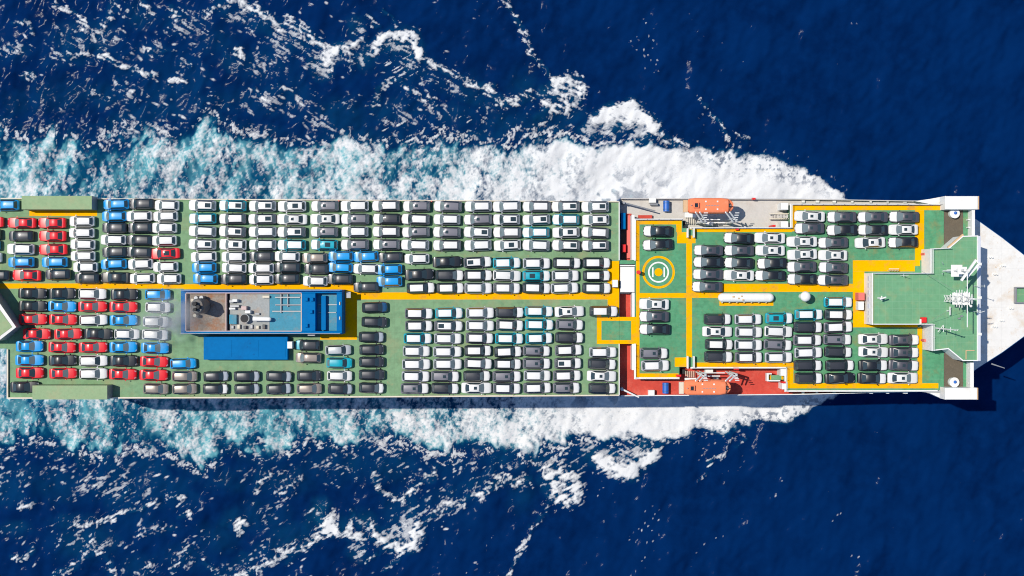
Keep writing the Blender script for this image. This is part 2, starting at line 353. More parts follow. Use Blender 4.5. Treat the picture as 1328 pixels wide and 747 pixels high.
    for i in range(150):
        cx = r.uniform(-40, 700); cy = r.uniform(-30, 185)
        both(cx, cy, r.uniform(1.4, 5.0), r.uniform(.9, 1.5), r.normal(.5, .25), r.uniform(.3, .9))
    for i in range(110):
        cx = r.uniform(560, 1370); cy = r.uniform(-30, 240) if cx < 1060 else r.uniform(-30, 372)
        both(cx, cy, r.uniform(.8, 1.6), r.uniform(.65, .95), r.normal(.9, .3), r.uniform(.15, .45) * (1 if cx < 1000 else .6))
    for i in range(26):                       # chains of flecks
        cx, cy = r.uniform(420, 1150), r.uniform(-10, 190)
        for j in range(r.randint(3, 7)):
            both(cx + j * r.uniform(2, 7), cy + j * r.uniform(4, 9), r.uniform(.9, 2.4), .85, r.normal(.9, .3), r.uniform(.2, .6))
    fleck = np.clip(fl * (.1 + 1.5 * fine) * (.35 + 1.3 * sstep(.35, .65, big)), 0, 1)
    foam = np.clip(np.maximum.reduce([f_band, fringe * .85, crest, lc * .55, rill * .75, fleck * .8]), 0, 1)
    # ---- milky aerated water under the foam
    aer = edge * np.interp(px, [-50, 420, 640, 900, 1060, 1110], [1, 1, .9, .7, .4, 0]) * np.clip(.42 + .62 * sstep(.32, .72, .45 * plume + .25 * stk2 + .30 * lobes), 0, 1)
    aer = np.maximum(aer * (1 - .35 * tear), .62 * f_band * np.interp(px, [700, 950], [1, .6]))
    aer = np.maximum(aer, .34 * sstep(.12, .9, np.maximum(D, LA * .7)) * (.3 + mid))
    aer = np.maximum(aer, .14 * sstep(.48, .72, big) * np.interp(px, [0, 500, 800], [1, .6, 0]) * sstep(20, 150, py))
    aer = np.maximum(aer, .30 * fr * mid * np.interp(px, [0, 900], [1, .2]))
    return dict(foam=foam, aer=aer, big=big, mid=mid, fine=fine, band=band, plume=plume, D=D)

def build_sea():
    k0 = CAM_Z / FPX
    st = 1.3 * k0
    def axis(lo, hi):
        core = np.arange(lo, hi, st); g = []
        d = st
        p = hi
        while p < 6000: d *= 1.22; p += d; g.append(p)
        return np.concatenate([[lo - (q - hi) for q in g[::-1]], core, g])
    xs = axis((-45 - 664) * k0, (1375 - 664) * k0); ys = axis((373.5 - 795) * k0, (373.5 + 45) * k0)
    nx, ny = len(xs), len(ys)
    X, Y = np.meshgrid(xs, ys)
    px = np.clip(X / k0 + 664, -400, 1800).astype(np.float64); pyr = np.clip(373.5 - Y / k0, -600, 1350)
    fd = sea_fields(px, pyr, xs, ys, k0)
    foam, aer, big, mid, fine, band, plume, D = [fd[k] for k in ('foam', 'aer', 'big', 'mid', 'fine', 'band', 'plume', 'D')]
    # ---- wave heights
    rr = np.random.RandomState(11)
    Zw = np.zeros_like(X)
    for i in range(34):
        lam = 1.4 * (9.0 ** rr.rand()); th = rr.normal(2.55, .55); kk = 2 * math.pi / lam
        Zw += .0085 * lam * np.sin(kk * (X * math.cos(th) + Y * math.sin(th)) + rr.rand() * 6.283 + 1.5 * (big - .5))
    far = sstep(100, 400, np.hypot(X, Y))
    Zw = Zw * .80 * (1 - far)
    Zw += (mid - .5) * .10 * (1 - far)
    lift = .5 * np.clip(D, 0, 1) + .10 * band * (mid + plume - .7) + .12 * foam * (fine - .3)
    Zw += lift * (1 - far)
    V = np.empty((nx * ny, 3), np.float32); V[:, 0] = X.ravel(); V[:, 1] = Y.ravel(); V[:, 2] = Zw.ravel()
    idx = np.arange(nx * ny).reshape(ny, nx)
    Q = np.stack([idx[:-1, :-1], idx[:-1, 1:], idx[1:, 1:], idx[1:, :-1]], -1).reshape(-1, 4)
    me = bpy.data.meshes.new('sea')
    me.vertices.add(len(V)); me.vertices.foreach_set('co', V.ravel())
    me.loops.add(Q.size); me.loops.foreach_set('vertex_index', Q.ravel().astype(np.int32))
    me.polygons.add(len(Q)); me.polygons.foreach_set('loop_start', np.arange(0, Q.size, 4, dtype=np.int32))
    me.update(calc_edges=True)
    me.polygons.foreach_set('use_smooth', np.ones(len(Q), bool))
    for nm, arr in (('foam', foam), ('aerated', aer), ('swell', big)):
        at = me.attributes.new(nm, 'FLOAT', 'POINT'); at.data.foreach_set('value', np.ascontiguousarray(arr.ravel(), dtype=np.float32))
    me.update()
    m = bpy.data.materials.new('sea_water_and_foam'); m.use_nodes = True
    n = m.node_tree.nodes; l = m.node_tree.links
    b = n['Principled BSDF']; outn = n['Material Output']
    def att(nm):
        a = n.new('ShaderNodeAttribute'); a.attribute_name = nm; return a.outputs['Fac']
    tc = n.new('ShaderNodeTexCoord')
    def noise(sc, det=4, rg=.6):
        t = n.new('ShaderNodeTexNoise'); t.inputs['Scale'].default_value = sc; t.inputs['Detail'].default_value = det; t.inputs['Roughness'].default_value = rg
        l.new(tc.outputs['Object'], t.inputs['Vector']); return t.outputs['Fac']
    def mixc(f, a, c):
        x = n.new('ShaderNodeMix'); x.data_type = 'RGBA'; l.new(f, x.inputs[0])
        for s_, v in ((6, a), (7, c)):
            if isinstance(v, tuple): x.inputs[s_].default_value = (*v, 1)
            else: l.new(v, x.inputs[s_])
        return x.outputs[2]
    def mr(f, a, c, d=0., e=1.):
        r_ = n.new('ShaderNodeMapRange'); r_.inputs[1].default_value = a; r_.inputs[2].default_value = c; r_.inputs[3].default_value = d; r_.inputs[4].default_value = e
        l.new(f, r_.inputs[0]); return r_.outputs[0]
    deep = mixc(mr(att('swell'), .3, .7), (0.0005, 0.0125, 0.066), (0.0006, 0.0180, 0.090))
    deep = mixc(mr(noise(.35, 5, .6), .4, .75), deep, (0.0008, 0.020, 0.098))
    c1 = mixc(mr(att('aerated'), .0, .55), deep, (0.003, 0.072, 0.150))
    c2 = mixc(mr(att('aerated'), .45, 1.0), c1, (0.13, 0.40, 0.46))
    fo = n.new('ShaderNodeMath'); fo.operation = 'MULTIPLY_ADD'
    nz = n.new('ShaderNodeMath'); nz.operation = 'SUBTRACT'; l.new(noise(3.6, 4, .75), nz.inputs[0]); nz.inputs[1].default_value = .5
    l.new(nz.outputs[0], fo.inputs[0]); fo.inputs[1].default_value = .75; 
    fa = n.new('ShaderNodeMath'); fa.operation = 'SUBTRACT'; l.new(att('foam'), fa.inputs[0]); fa.inputs[1].default_value = 0.0
    l.new(fa.outputs[0], fo.inputs[2])
    gate = mr(att('foam'), .03, .30)
    gm = n.new('ShaderNodeMath'); gm.operation = 'MULTIPLY'; l.new(fo.outputs[0], gm.inputs[0]); l.new(gate, gm.inputs[1])
    ff = mr(gm.outputs[0], .02, .96)
    c3 = mixc(ff, c2, (0.72, 0.73, 0.74))
    l.new(c3, b.inputs['Base Color'])
    l.new(mr(ff, 0, .6, .12, .8), b.inputs['Roughness'])
    b.inputs['IOR'].default_value = 1.33
    l.new(mr(ff, 0, .7, .022, .05), b.inputs['Specular IOR Level'])
    bp = n.new('ShaderNodeBump'); bp.inputs['Strength'].default_value = .16; bp.inputs['Distance'].default_value = .10
    l.new(noise(2.6, 5, .6), bp.inputs['Height']); l.new(bp.outputs[0], b.inputs['Normal'])
    me.materials.append(m)
    o = bpy.data.objects.new('sea', me); col.objects.link(o); o['kind'] = 'structure'
    return o
build_sea()

# ------------------------------------------------------------------ the ship
ship = bpy.data.objects.new('car_carrier_ship', None); col.objects.link(ship)
ship.location = (0, 0, 0)
tag(ship, 'long blue-hulled car carrier with green decks, yellow lines and white bow', 'ship')

# hull: outline stations in survey pixels (x, upper edge, lower edge, height of the edge)
def hull():
    st = [(8, 257, 517.0, 28), (10, 257, 517.2, 28), (300, 258, 516.5, 28), (803, 261, 513.8, 28),
          (804, 257.0, 514.3, 25.5), (1030, 257.5, 512.5, 25.5), (1190, 260, 508.5, 25.5), (1232, 262, 505, 25.5),
          (1233, 261, 504, 22), (1268, 285, 478, 22), (1300, 308, 457.5, 22), (1328, 330, 437, 22), (1352, 351, 417, 22), (1368, 368, 400, 22), (1374, 381, 386, 22)]
    rows = []
    for x, a, b, z in st:
        X, Ya = U(x, a, z); _, Yb = U(x, b, z); yc = -1.65
        t = max(0.0, (X - 30) / 60.0)
        nar = 1 - .93 * min(1, t) ** 1.6
        Xw = X - 8 * min(1, t) ** 2
        wa, wb = yc + (Ya - yc) * nar, yc + (Yb - yc) * nar
        mid = lambda p, q, f: p + (q - p) * f
        zt = z - .06
        rows.append([(X, Ya, zt), (mid(X, Xw, .25), mid(Ya, wa, .2), zt * .72), (Xw, wa, 1.5), (Xw, wa, -4), (Xw, wb, -4), (Xw, wb, 1.5), (mid(X, Xw, .25), mid(Yb, wb, .2), zt * .72), (X, Yb, zt)])
    v = [p for r in rows for p in r]; f = []
    n = 8
    for i in range(len(rows) - 1):
        for j in range(n):
            f.append([i * n + j, (i + 1) * n + j, (i + 1) * n + (j + 1) % n, i * n + (j + 1) % n])
    f.append(list(range(n))); f.append([(len(rows) - 1) * n + j for j in range(n)][::-1])
    MB().add(v, f).build('hull', M['hull'], ship)
hull()
def pp(pts, z): return [U(x, y, z) for x, y in pts]
def slab(name, m, pts, z0, z1, parent=ship):
    return MB().prism(pp(pts, z1), z0, z1).build(name, m, parent)

slab('stern_overhang', M['hull'], [(-59, 258.5), (7.5, 258.5), (7.5, 451), (-59, 451)], 12, 27.55)
garage = slab('garage_deck', M['deck_aft'], [(-60, 257.5), (300, 259), (803, 262), (803, 512.8), (300, 515.5), (9, 516.5), (9, 452), (-60, 452)], 27.6, Z0)
port = slab('boat_deck', M['grey_deck'], [(804, 257.6), (1030, 258.2), (1190, 260.6), (1226, 262), (1226, 381), (804, 381)], 25.2, ZB)
star = slab('boat_deck', M['red_deck'], [(804, 381.2), (1226, 381.2), (1226, 505), (1190, 507.8), (1030, 511.8), (804, 513.6)], 25.2, ZB)
port['label'] = 'pale grey painted boat deck'; star['label'] = 'red painted boat deck'
FD = [(824, 285), (885, 285), (885, 296), (1026, 296), (1026, 265.5), (1224, 266), (1224, 503), (1217, 506), (1019, 506.5), (1019, 476), (881, 476), (881, 490), (824, 490)]
fwd = slab('forward_deck', M['deck_fwd'], FD, 25.4, Z0)
fore = slab('forecastle_deck', M['fo'], [(1235, 263.5), (1268, 286), (1300, 309), (1328, 331), (1352, 352), (1367, 369), (1372.5, 381), (1372.5, 385), (1367, 399), (1352, 416), (1328, 436), (1300, 456.5), (1268, 477), (1235, 502)], 21.7, ZF)
for x0, y0, x1, y1 in [(1317, 372, 1338, 393)]:
    h = PB('hatch', M['deck_roof'], fore, x0 + 2, y0 + 2, x1, y1 - 1, ZF, ZF + .12)
    fr = MB(); 
    for q in ((x0, y0, x1, y0 + 1.6), (x0, y1 - 1, x1, y1 + .6), (x0, y0 + 1.7, x0 + 1.6, y1 - 1.1)): pbox(fr, *q, ZF, ZF + .7)
    fr.build('hatch_coaming', M['steel'], fore)
for i, (x, y) in enumerate([(1290, 356), (1289, 424), (1284, 334), (1300, 345), (1298, 416), (1310, 400)]):
    X, Y = U(x, y, ZF); mb = MB()
    mb.tube((X - .18, Y, ZF), (X - .18, Y, ZF + .5), .13, n=8); mb.tube((X + .22, Y, ZF), (X + .22, Y, ZF + .5), .13, n=8); mb.box(X - .5, Y - .2, ZF, X + .5, Y + .2, ZF + .08)
    mb.build('bollard', M['white'], fore)
a = U(1287, 472, 23); b_ = U(1303, 477.5, 23)
MB().tube((*a, 22.6), (*b_, 23.0), .13, .07, 8).build('boom', M['steel'], fore)

# painted lines
def line(parent, *r, m='yellow', z=Z0 + .006): return sheet(*r, z).build('yellow_line' if m == 'yellow' else 'white_line', M[m], parent, False)
for r in [(-60, 367.6, 238, 374.2), (238, 368.6, 463, 375.2), (463, 379.2, 788, 388.4), (415, 375.3, 463, 440.5), (788, 338.5, 803, 406.5), (774, 411, 803, 416), (774, 441, 803, 446), (774, 416.1, 780, 440.9), (38, 273, 126, 280)]:
    line(garage, *r)
for r in [(825, 286, 884, 291), (825, 291.1, 829.4, 490), (877, 291.1, 884, 301), (878, 301.1, 902, 315.5), (890, 315.6, 897.5, 463.5), (829.5, 380, 889.9, 386.2), (897.6, 377, 937, 386.2), (933, 386.3, 1003, 396.5), (937.1, 368, 1106, 378.5),
          (893, 296.8, 1027.5, 300.9), (1027.6, 266.5, 1222, 272.6), (1027.6, 272.7, 1033, 300), (1186.5, 272.7, 1198.5, 337.5), (1186.5, 337.6, 1193, 345), (1106, 337.6, 1186.4, 352), (1106, 352.1, 1121, 424.5), (1121.1, 420.3, 1189.9, 424.5), (1189.9, 424.6, 1196, 496.9),
          (1021, 497, 1217, 503.6), (1021, 476.5, 1029, 496.9), (897.6, 470.2, 1029, 475.6), (875, 463.6, 897.5, 475.6), (829.5, 484.3, 880, 489.5), (804.0, 411, 824.9, 411.2)][:-1]:
    line(fwd, *r)
# helideck marking: yellow ring, white ring, two bars and a yellow disc
hx, hy = U(854, 353)
MB().ring(hx, hy, Z0 + .006, 18.2 * .122, 21.2 * .122).build('yellow_ring', M['yellow'], fwd, False)
MB().ring(hx, hy, Z0 + .006, 11.6 * .122, 13.6 * .122).build('white_ring', M['white'], fwd, False)
MB().ring(hx, hy, Z0 + .010, 0.0, 5.2 * .122, 32).build('yellow_disc', M['yellow'], fwd, False)
for x in (846.6, 861.4): sheet(x - .95, 346.8, x + .95, 359.2, Z0 + .006).build('white_bar', M['white'], fwd, False)

# coamings and edge rails
def run(name, m, pts, z0, h, w, parent):
    """a low wall following survey points at height z0+h, w metres wide"""
    mb = MB(); P2 = pp(pts, z0 + h)
    for (x0, y0), (x1, y1) in zip(P2[:-1], P2[1:]):
        d = math.hypot(x1 - x0, y1 - y0); nx_, ny_ = -(y1 - y0) / d * w / 2, (x1 - x0) / d * w / 2
        ex, ey = (x1 - x0) / d * w / 2.02, (y1 - y0) / d * w / 2.02
        mb.prism([(x0 - ex + nx_, y0 - ey + ny_), (x1 + ex + nx_, y1 + ey + ny_), (x1 + ex - nx_, y1 + ey - ny_), (x0 - ex - nx_, y0 - ey - ny_)], z0, z0 + h - (0.002 * (len(mb.f) % 5)))
    return mb.build(name, m, parent)
def railing(pts, z0, parent, m='white', step=1.6, h=1.05):
    mb = MB(); P2 = pp(pts, z0)
    for (x0, y0), (x1, y1) in zip(P2[:-1], P2[1:]):
        d = math.hypot(x1 - x0, y1 - y0); k = max(1, int(d / step))
        for i in range(k + 1):
            t = i / k; x, y = x0 + (x1 - x0) * t, y0 + (y1 - y0) * t
            mb.tube((x, y, z0), (x, y, z0 + h), .028, n=5)
        for hh in (.4, .72, 1.05): mb.tube((x0, y0, z0 + hh), (x1, y1, z0 + hh), .026, n=5)
    return mb.build('railing', M[m], parent)
run('edge_coaming', M['cream'], [(-60, 257), (300, 258.6), (802, 261.6)], Z0, .35, .16, ship)
run('edge_coaming', M['cream'], [(9.5, 454), (9.5, 516.3), (300, 515.6), (802, 512.6)], Z0, .35, .22, ship)
run('end_coaming', M['white'], [(803, 262), (803, 337)], Z0, .30, .14, ship)
run('end_coaming', M['white'], [(803, 446.5), (803, 512)], Z0, .30, .14, ship)
run('deck_coaming', M['white'], [(823.6, 337), (823.6, 284.6), (884.6, 284.4)], Z0, .22, .24, ship)
run('deck_coaming', M['white'], [(896, 295.6), (1025.6, 295.4), (1025.6, 265), (1219, 265.2)], Z0, .22, .22, ship)
run('deck_coaming', M['white'], [(823.6, 447), (823.6, 490.6), (880, 490.6)], Z0, .22, .3, ship)
run('deck_coaming', M['white'], [(896, 477), (1018.5, 477), (1018.5, 507.2), (1215, 506.8)], Z0, .22, .24, ship)
railing([(823.6, 337), (823.6, 284.6), (884.6, 284.4)], Z0 + .2, ship)
railing([(896, 295.6), (1025.6, 295.4), (1025.6, 265), (1219, 265.2)], Z0 + .2, ship)
railing([(823.6, 447), (823.6, 490.6), (880, 490.6)], Z0 + .2, ship)
railing([(896, 477), (1018.5, 477), (1018.5, 507.2), (1215, 506.8)], Z0 + .2, ship)
run('bulwark', M['grey_deck'], [(806, 257.6), (1030, 258.2), (1190, 260.8)], ZB, .9, .13, ship)
run('bulwark', M['white'], [(806, 513.4), (1030, 511.6), (1190, 507.6)], ZB, .9, .13, ship)
# flared white bulwark ends below the wings
MB().prism(pp([(1186, 260.8), (1206, 258), (1222, 255), (1227, 254), (1226, 266), (1206, 264.5)], 27.2), 25.6, 27.2).build('wing_bracket', M['white'], ship)
MB().prism(pp([(1190, 507.5), (1202, 505.5), (1217, 504.5), (1228, 512), (1226, 517), (1219, 516), (1206, 510)], 27.2), 25.6, 27.2).build('wing_bracket', M['white'], ship)
# fairleads and cleats dotted along the side walks
for x in (1040, 1058, 1080, 1104, 1128, 1150, 1172):
    for y in (261.5, 509.3):
        PB('fairlead', M['white'], ship, x, y - 1.5, x + rng.uniform(3, 6), y + 1.3, ZB, ZB + .5)
for x in (560, 660, 320, 140, 705, 440):
    X, Y = U(x, 259.8 + (x - 300) * .006, Z0); MB().tube((X, Y, Z0), (X, Y, Z0 + .55), .12, .1, 8).build('vent_pipe', M['salmon'], garage)

# trench between the car decks: houses, bridges and gear
PB('trench_house', M['white'], ship, 804.5, 346, 823.2, 379, ZB, Z0 + .1, .06)
PB('cross_walk', M['deck_fwd'], ship, 803.6, 337.5, 823.4, 342.5, Z0 - .3, Z0 - .01, .01)
cw = PB('cross_walk', M['deck_fwd'], ship, 803.3, 411, 823.9, 446, Z0 - .35, Z0 - .002, .0)
for r in [(803.2, 411, 824.9, 416), (803.2, 441, 824.9, 446), (818.5, 416.1, 824.9, 440.9)]: line(cw, *r)
sheet(780.05, 416.1, 803.1, 440.9, Z0 + .005).build('painted_panel', M['deck_fwd'], garage, False)
run('trench_wall_or_shade', M['white'], [(805, 344.4), (823, 344.4)], ZB, 2.5, .2, ship)
PB('cabinet', M['white'], ship, 794.5, 363, 801.5, 372.5, Z0, Z0 + 1.3, .05)
PB('trench_wall_or_shade', M['white'], ship, 819.8, 379.5, 823.2, 411, ZB, Z0 - .05, .02)
PB('trench_wall_or_shade', M['white'], ship, 819.8, 446, 823.2, 480, ZB, Z0 - .05, .02)
PB('trench_floor', M['red_deck'], ship, 811, 277, 819, 338, ZB, ZB + .05, .0)
PB('trench_wall_or_shade', M['white'], ship, 819.2, 279, 823.0, 337, ZB, Z0 - .02, .02)
PB('pipe_tray', M['salmon'], ship, 813, 279, 817.5, 335, ZB + .05, ZB + .55, .05)
PB('hose_box', M['blue'], ship, 805.5, 276, 811.5, 297, ZB, ZB + 1.4, .06)
PB('hose_box', M['red'], ship, 806.5, 317, 811.8, 327, ZB, ZB + 1.4, .06)
PB('trench_wall_or_shade', M['black'], ship, 805.2, 298, 812.2, 336.5, ZB, ZB + .25, .02)  # black slab standing in for the deck-edge shadow on the trench floor
mb = MB(); a = U(809, 263, 27); b_ = U(850, 273.6, 27.5)
mb.tube((*a, 27.0), (*b_, 27.4), .13, .09, 8); mb.tube((a[0], a[1], ZB), (a[0], a[1], 27.4), .28, .2, 10)
mb.build('gangway_boom', M['steel'], ship)
mb = MB(); a = U(807, 505, 27); b_ = U(829, 515.5, 27)
mb.tube((*a, 26.6), (*b_, 26.6), .16, .12, 8); mb.tube((a[0], a[1], ZB), (a[0], a[1], 26.7), .3, .25, 10)
mb.build('gangway_boom', M['white'], ship)
PB('trough', M['red_deck'], ship, 828, 279, 846, 283.5, ZB, ZB + .6, .05)
for (x0, y0, x1, y1) in ((842, 256.8, 851, 263), (841, 506, 849, 513)):
    c = PB('winch_platform', M['white'], ship, x0, y0, x1, y1, ZB, ZB + 1.0, .05)
    A = U(x0 + 1, y1 + 2, ZB + .6); B = U(x1 + 2, y1 + 2, ZB + .6)
    if y0 < 300: MB().tube((*A, ZB + .6), (*B, ZB + .6), .22, n=10).build('winch_drum', M['steel'], c)
for (x0, y0, x1, y1) in ((1013, 263, 1022.5, 272), (1013, 287, 1022.5, 295.5), (1012.5, 476.8, 1021, 487.5), (1014.5, 495.5, 1021.5, 505)):
    PB('locker', M['white'], ship, x0, y0, x1, y1, ZB, Z0 + .15, .05)
for y in (276.5, 283):
    PB('stair_rail', M['cream'], ship, 998, y, 1023, y + 1.3, ZB + .8, ZB + 1.2, .02)
mb = MB()
for i in range(12):
    x = 1000 + i * 1.9; pbox(mb, x, 278.2, x + 1.2, 282.6, ZB + .05 + i * .19, ZB + .12 + i * .19)
mb.build('stair_treads', M['grey_deck'], ship)
gw = PB('stair_landing', M['deck_roof'], ship, 997, 486.5, 1017, 492.5, ZB + 1.3, ZB + 1.5, .02)
for q in ((994.5, 484, 997, 494.5), (997, 493, 1012, 494.6), (997, 484, 1001, 485.6)): PB('rail', M['white'], gw, *q, ZB + 1.2, ZB + 2.2, .02)
for q in ((997.5, 486.9, 1000, 492.1), (1013.5, 486.9, 1016, 492.1)): PB('tread_edge', M['yellow'], gw, *q, ZB + 1.5, ZB + 1.52, .0)
for x, y in ((952, 478.5), (877, 487.5)): PB('life_ring_box', M['red'], ship, x, y - 1.5, x + 6.5, y + 1, Z0 + .2, Z0 + .8, .03)
for x, y in ((954.5, 297.5), (1002, 292.8), (976, 257.6), (1015, 496)): PB('extinguisher_box', M['red'], ship, x, y - 1.2, x + 4, y + 1.2, ZB + .2, Z0 + .5 if y > 290 else ZB + 1.3, .03)
X, Y = U(826.8, 353.2)
mb = MB(); mb.tube((X, Y, Z0), (X, Y, Z0 + 1.0), .10, n=8); mb.tube((X, Y, Z0 + 1.0), (X, Y, Z0 + 1.75), .32, .30, 12); mb.build('monitor_post', M['red'], ship)

# long white tank on the centre line and the satellite dome
tk = MB(); ax, ay = U(937, 386, Z0 + .9); bx2, _ = U(998, 386, Z0 + .9)
tk.tube((ax, ay, Z0 + .8), (bx2, ay, Z0 + .8), .72, n=18)
tk.dome(ax, ay, Z0 + .8, .715, 14, 8); tk.dome(bx2, ay, Z0 + .8, .715, 14, 8)
tko = tk.build('white_tank', M['white'], ship)
for x in (945, 966, 990): PB('saddle', M['steel'], tko, x, 380.5, x + 2.5, 392.5, Z0, Z0 + .5, .02)
for x, y, w in ((950, 385, 3), (957, 387, 2.5), (961, 384.3, 2), (963, 389, 2)): PB('valve', M['beige'], tko, x, y - 1, x + w, y + .8, Z0 + 1.4, Z0 + 1.62, .03)
for i in range(7): PB('leg', M['cream'], tko, 936 + i * 9.5, 391.4, 937.5 + i * 9.5, 393, Z0, Z0 + .7, .02)
X, Y = U(1044.5, 384.5, Z0 + 2.6); mb = MB(); mb.tube((X, Y, Z0), (X, Y, Z0 + 2.1), .42, .3, 12); mb.build('dome_pedestal', M['white'], ship)
MB().dome(X, Y, Z0 + 2.6, .80, 20, 12).build('satellite_dome', M['white'], ship)

# ------------------------------------------------------------------ funnel house
ZC, ZI = 31.6, 30.9
fh = MB(); pbox(fh, 236, 377.5, 408, 432.5, Z0, ZI - .07, 0, at=ZC); pbox(fh, 408.1, 377.5, 442.8, 432.5, Z0, ZI - .95, 0, at=ZC)
fho = fh.build('funnel_house', M['blue'], ship)
def FH(name, m, px0, py0, px1, py1, z0, z1, bev=.03, parent=fho): return PB(name, m, parent, px0, py0, px1, py1, z0, z1, bev, ZC)
for nm, q in (('parapet', (234.5, 375.6, 443.5, 380.2)), ('parapet', (234.5, 429.6, 443.5, 433.4)), ('parapet', (234.5, 380.3, 241.2, 429.5)), ('parapet', (391.2, 380.3, 409.0, 429.5)), ('parapet', (436.6, 380.3, 443.5, 429.5))):
    FH(nm, M['blue'], *q, Z0 + .05, ZC, .05)
FH('roof_panel', M['rust_roof'], 241.3, 380.3, 293.6, 429.5, ZI - .06, ZI)
FH('roof_panel', M['mid_roof'], 296.2, 380.3, 348.4, 429.5, ZI - .06, ZI + .02)
FH('roof_panel', M['blue_roof'], 348.5, 380.3, 391.1, 429.5, ZI - .06, ZI + .03)
FH('roof_panel', M['blue_roof'], 409.1, 380.3, 436.5, 429.5, ZI - .9, ZI - .85)
FH('gutter', M['black'], 293.7, 380.3, 296.1, 429.5, ZI - .06, ZI - .02)
for q in ((241.3, 379.4, 391, 380.6), (241.3, 428.9, 391, 430), (240.4, 380.6, 241.6, 428.9), (292.6, 380.6, 293.7, 428.9), (390.2, 380.6, 391.5, 428.9)):
    FH('trim', M['pink_trim'], *q, ZI, ZC + .06, .01)
FH('duct', M['blue'], 415.5, 383.5, 421.5, 428.5, ZI - .9, ZI - .1, .04)
for q in ((411, 394.5, 436, 396), (411, 405, 434, 406.2)): FH('cable_tray', M['steel'], *q, ZI - .86, ZI - .72, .01)
for q, h in (((356, 384.8, 389, 386.5), .4), ((356, 394.8, 390, 396.2), .3), ((352, 403, 390, 404.6), .25), ((363, 381.5, 364.4, 406), .3), ((372, 381.5, 373.2, 398), .3)):
    FH('pipe', M['steel'], *q, ZI + .05, ZI + .05 + h, .03)
# exhaust stack: lobed casing with three pipes
X, Y = U(255.5, 397, ZI + 4.1)
mb = MB(); n = 20
for z, s_ in ((ZI - .02, 1.06), (ZI + 3.9, 1.0), (ZI + 4.1, .86)):
    mb.v += [(X + s_ * .98 * math.cos(t * 2 * math.pi / n), Y + s_ * 1.15 * math.sin(t * 2 * math.pi / n), z) for t in range(n)]
for r_ in (0, n):
    for i in range(n): mb.f.append([r_ + i, r_ + (i + 1) % n, r_ + n + (i + 1) % n, r_ + n + i])
mb.f.append([2 * n + i for i in range(n)])
stk = mb.build('exhaust_stack', M['soot'], fho)
for dx, dy, r_ in ((-.25, .35, .34), (.3, -.1, .30), (-.2, -.5, .26)):
    MB().tube((X + dx, Y + dy, ZI + 3.9), (X + dx + .02, Y + dy, ZI + 4.9), r_, r_ * .94, 12).build('exhaust_pipe', M['black'], stk)
for (x, y) in ((250, 389.5), (260, 389), (253, 409)):
    c = U(x, y, ZI + 1); MB().tube((*c, ZI), (*c, ZI + 1.3), .32, .26, 10).build('vent_cowl', M['cream'], fho)
for (x, y) in ((255, 386.5), (262, 386)): c = U(x, y, ZI + 1); MB().tube((*c, ZI), (*c, ZI + 1.5), .3, .3, 10).build('vent_cowl', M['steel'], fho)
# fan, white tank, boxes
c = U(317, 413, ZI + 1.0); fan = MB().tube((*c, ZI), (*c, ZI + 1.0), .72, .74, 18).build('fan_housing', M['mid_roof'], fho)
MB().ring(c[0], c[1], ZI + 1.012, 0, .62, 18).build('fan_opening', M['black'], fan, False)
a = U(328, 413.5, ZI + 1); b_ = U(349, 414.0, ZI + 1); mb = MB(); mb.tube((*a, ZI + .9), (*b_, ZI + .9), .38, .34, 14); mb.dome(b_[0], b_[1], ZI + .9, .34, 12, 6)
mb.build('white_cylinder', M['white'], fho)
for q, h, mm in (((296.8, 408, 306.5, 420.5), .5, 'blue_roof'), ((297.5, 389, 303, 392.5), .8, 'steel'), ((302, 388, 308, 391.5), 1.0, 'white'), ((298, 395.5, 310, 398.5), .7, 'steel'), ((297, 399, 305, 401.5), .7, 'white'), ((313, 397, 320, 402), .9, 'pink_trim'), ((318, 402.5, 325, 406.5), .9, 'white'), ((340, 383.5, 349, 386.5), .5, 'cream'), ((330, 406, 336, 408.5), .4, 'steel')):
    FH('roof_unit', M[mm], *q, ZI + .02, ZI + h, .05)
for y in (391.5, 410.5): FH('wall_lamp', M['cream'], 440.2, y, 441.5, y + 4, ZC, ZC + .25, .02)
FH('platform', M['steel'], 447.5, 378.5, 453.5, 386.5, ZC - 1.2, ZC - 1.1, .01)
FH('vent_grille', M['steel'], 398.5, 433.5, 408, 435.5, ZC - .6, ZC - .3, .01)
railing([(236, 377), (442, 377)], ZC, fho, 'steel', 2.2, .9); railing([(236, 432.2), (442, 432.2)], ZC, fho, 'steel', 2.2, .9)
for x, y in ((396, 386), (403, 386), (396, 420), (402, 402)): FH('roof_vent', M['blue'], x, y, x + 4, y + 4.5, ZC, ZC + .45, .08)
for i in range(6): FH('roof_unit', M[('steel', 'cream', 'soot')[i % 3]], 299 + i * 8.2, 422.5 - (i % 2) * 1.5, 302.5 + i * 8.2, 426.5, ZI + .02, ZI + .35 + .12 * (i % 3), .05)
an = PB('annex', M['blue'], ship, 264, 436.8, 373, 466.5, Z0, Z0 + 1.35, .05)
PB('roof_plate', M['blue'], an, 268, 441, 300, 463, Z0 + 1.35, Z0 + 1.38, .01)
PB('roof_plate', M['blue'], an, 303, 441, 335, 463, Z0 + 1.35, Z0 + 1.38, .01)
PB('roof_plate', M['blue'], an, 338, 441, 370, 463, Z0 + 1.35, Z0 + 1.38, .01)
PB('door', M['hull'], an, 373.1, 444, 373.8, 451, Z0 + .05, Z0 + 1.5, .01)
PB('cabinet', M['white'], ship, 372.5, 443, 379, 452, Z0, Z0 + 1.9, .05)

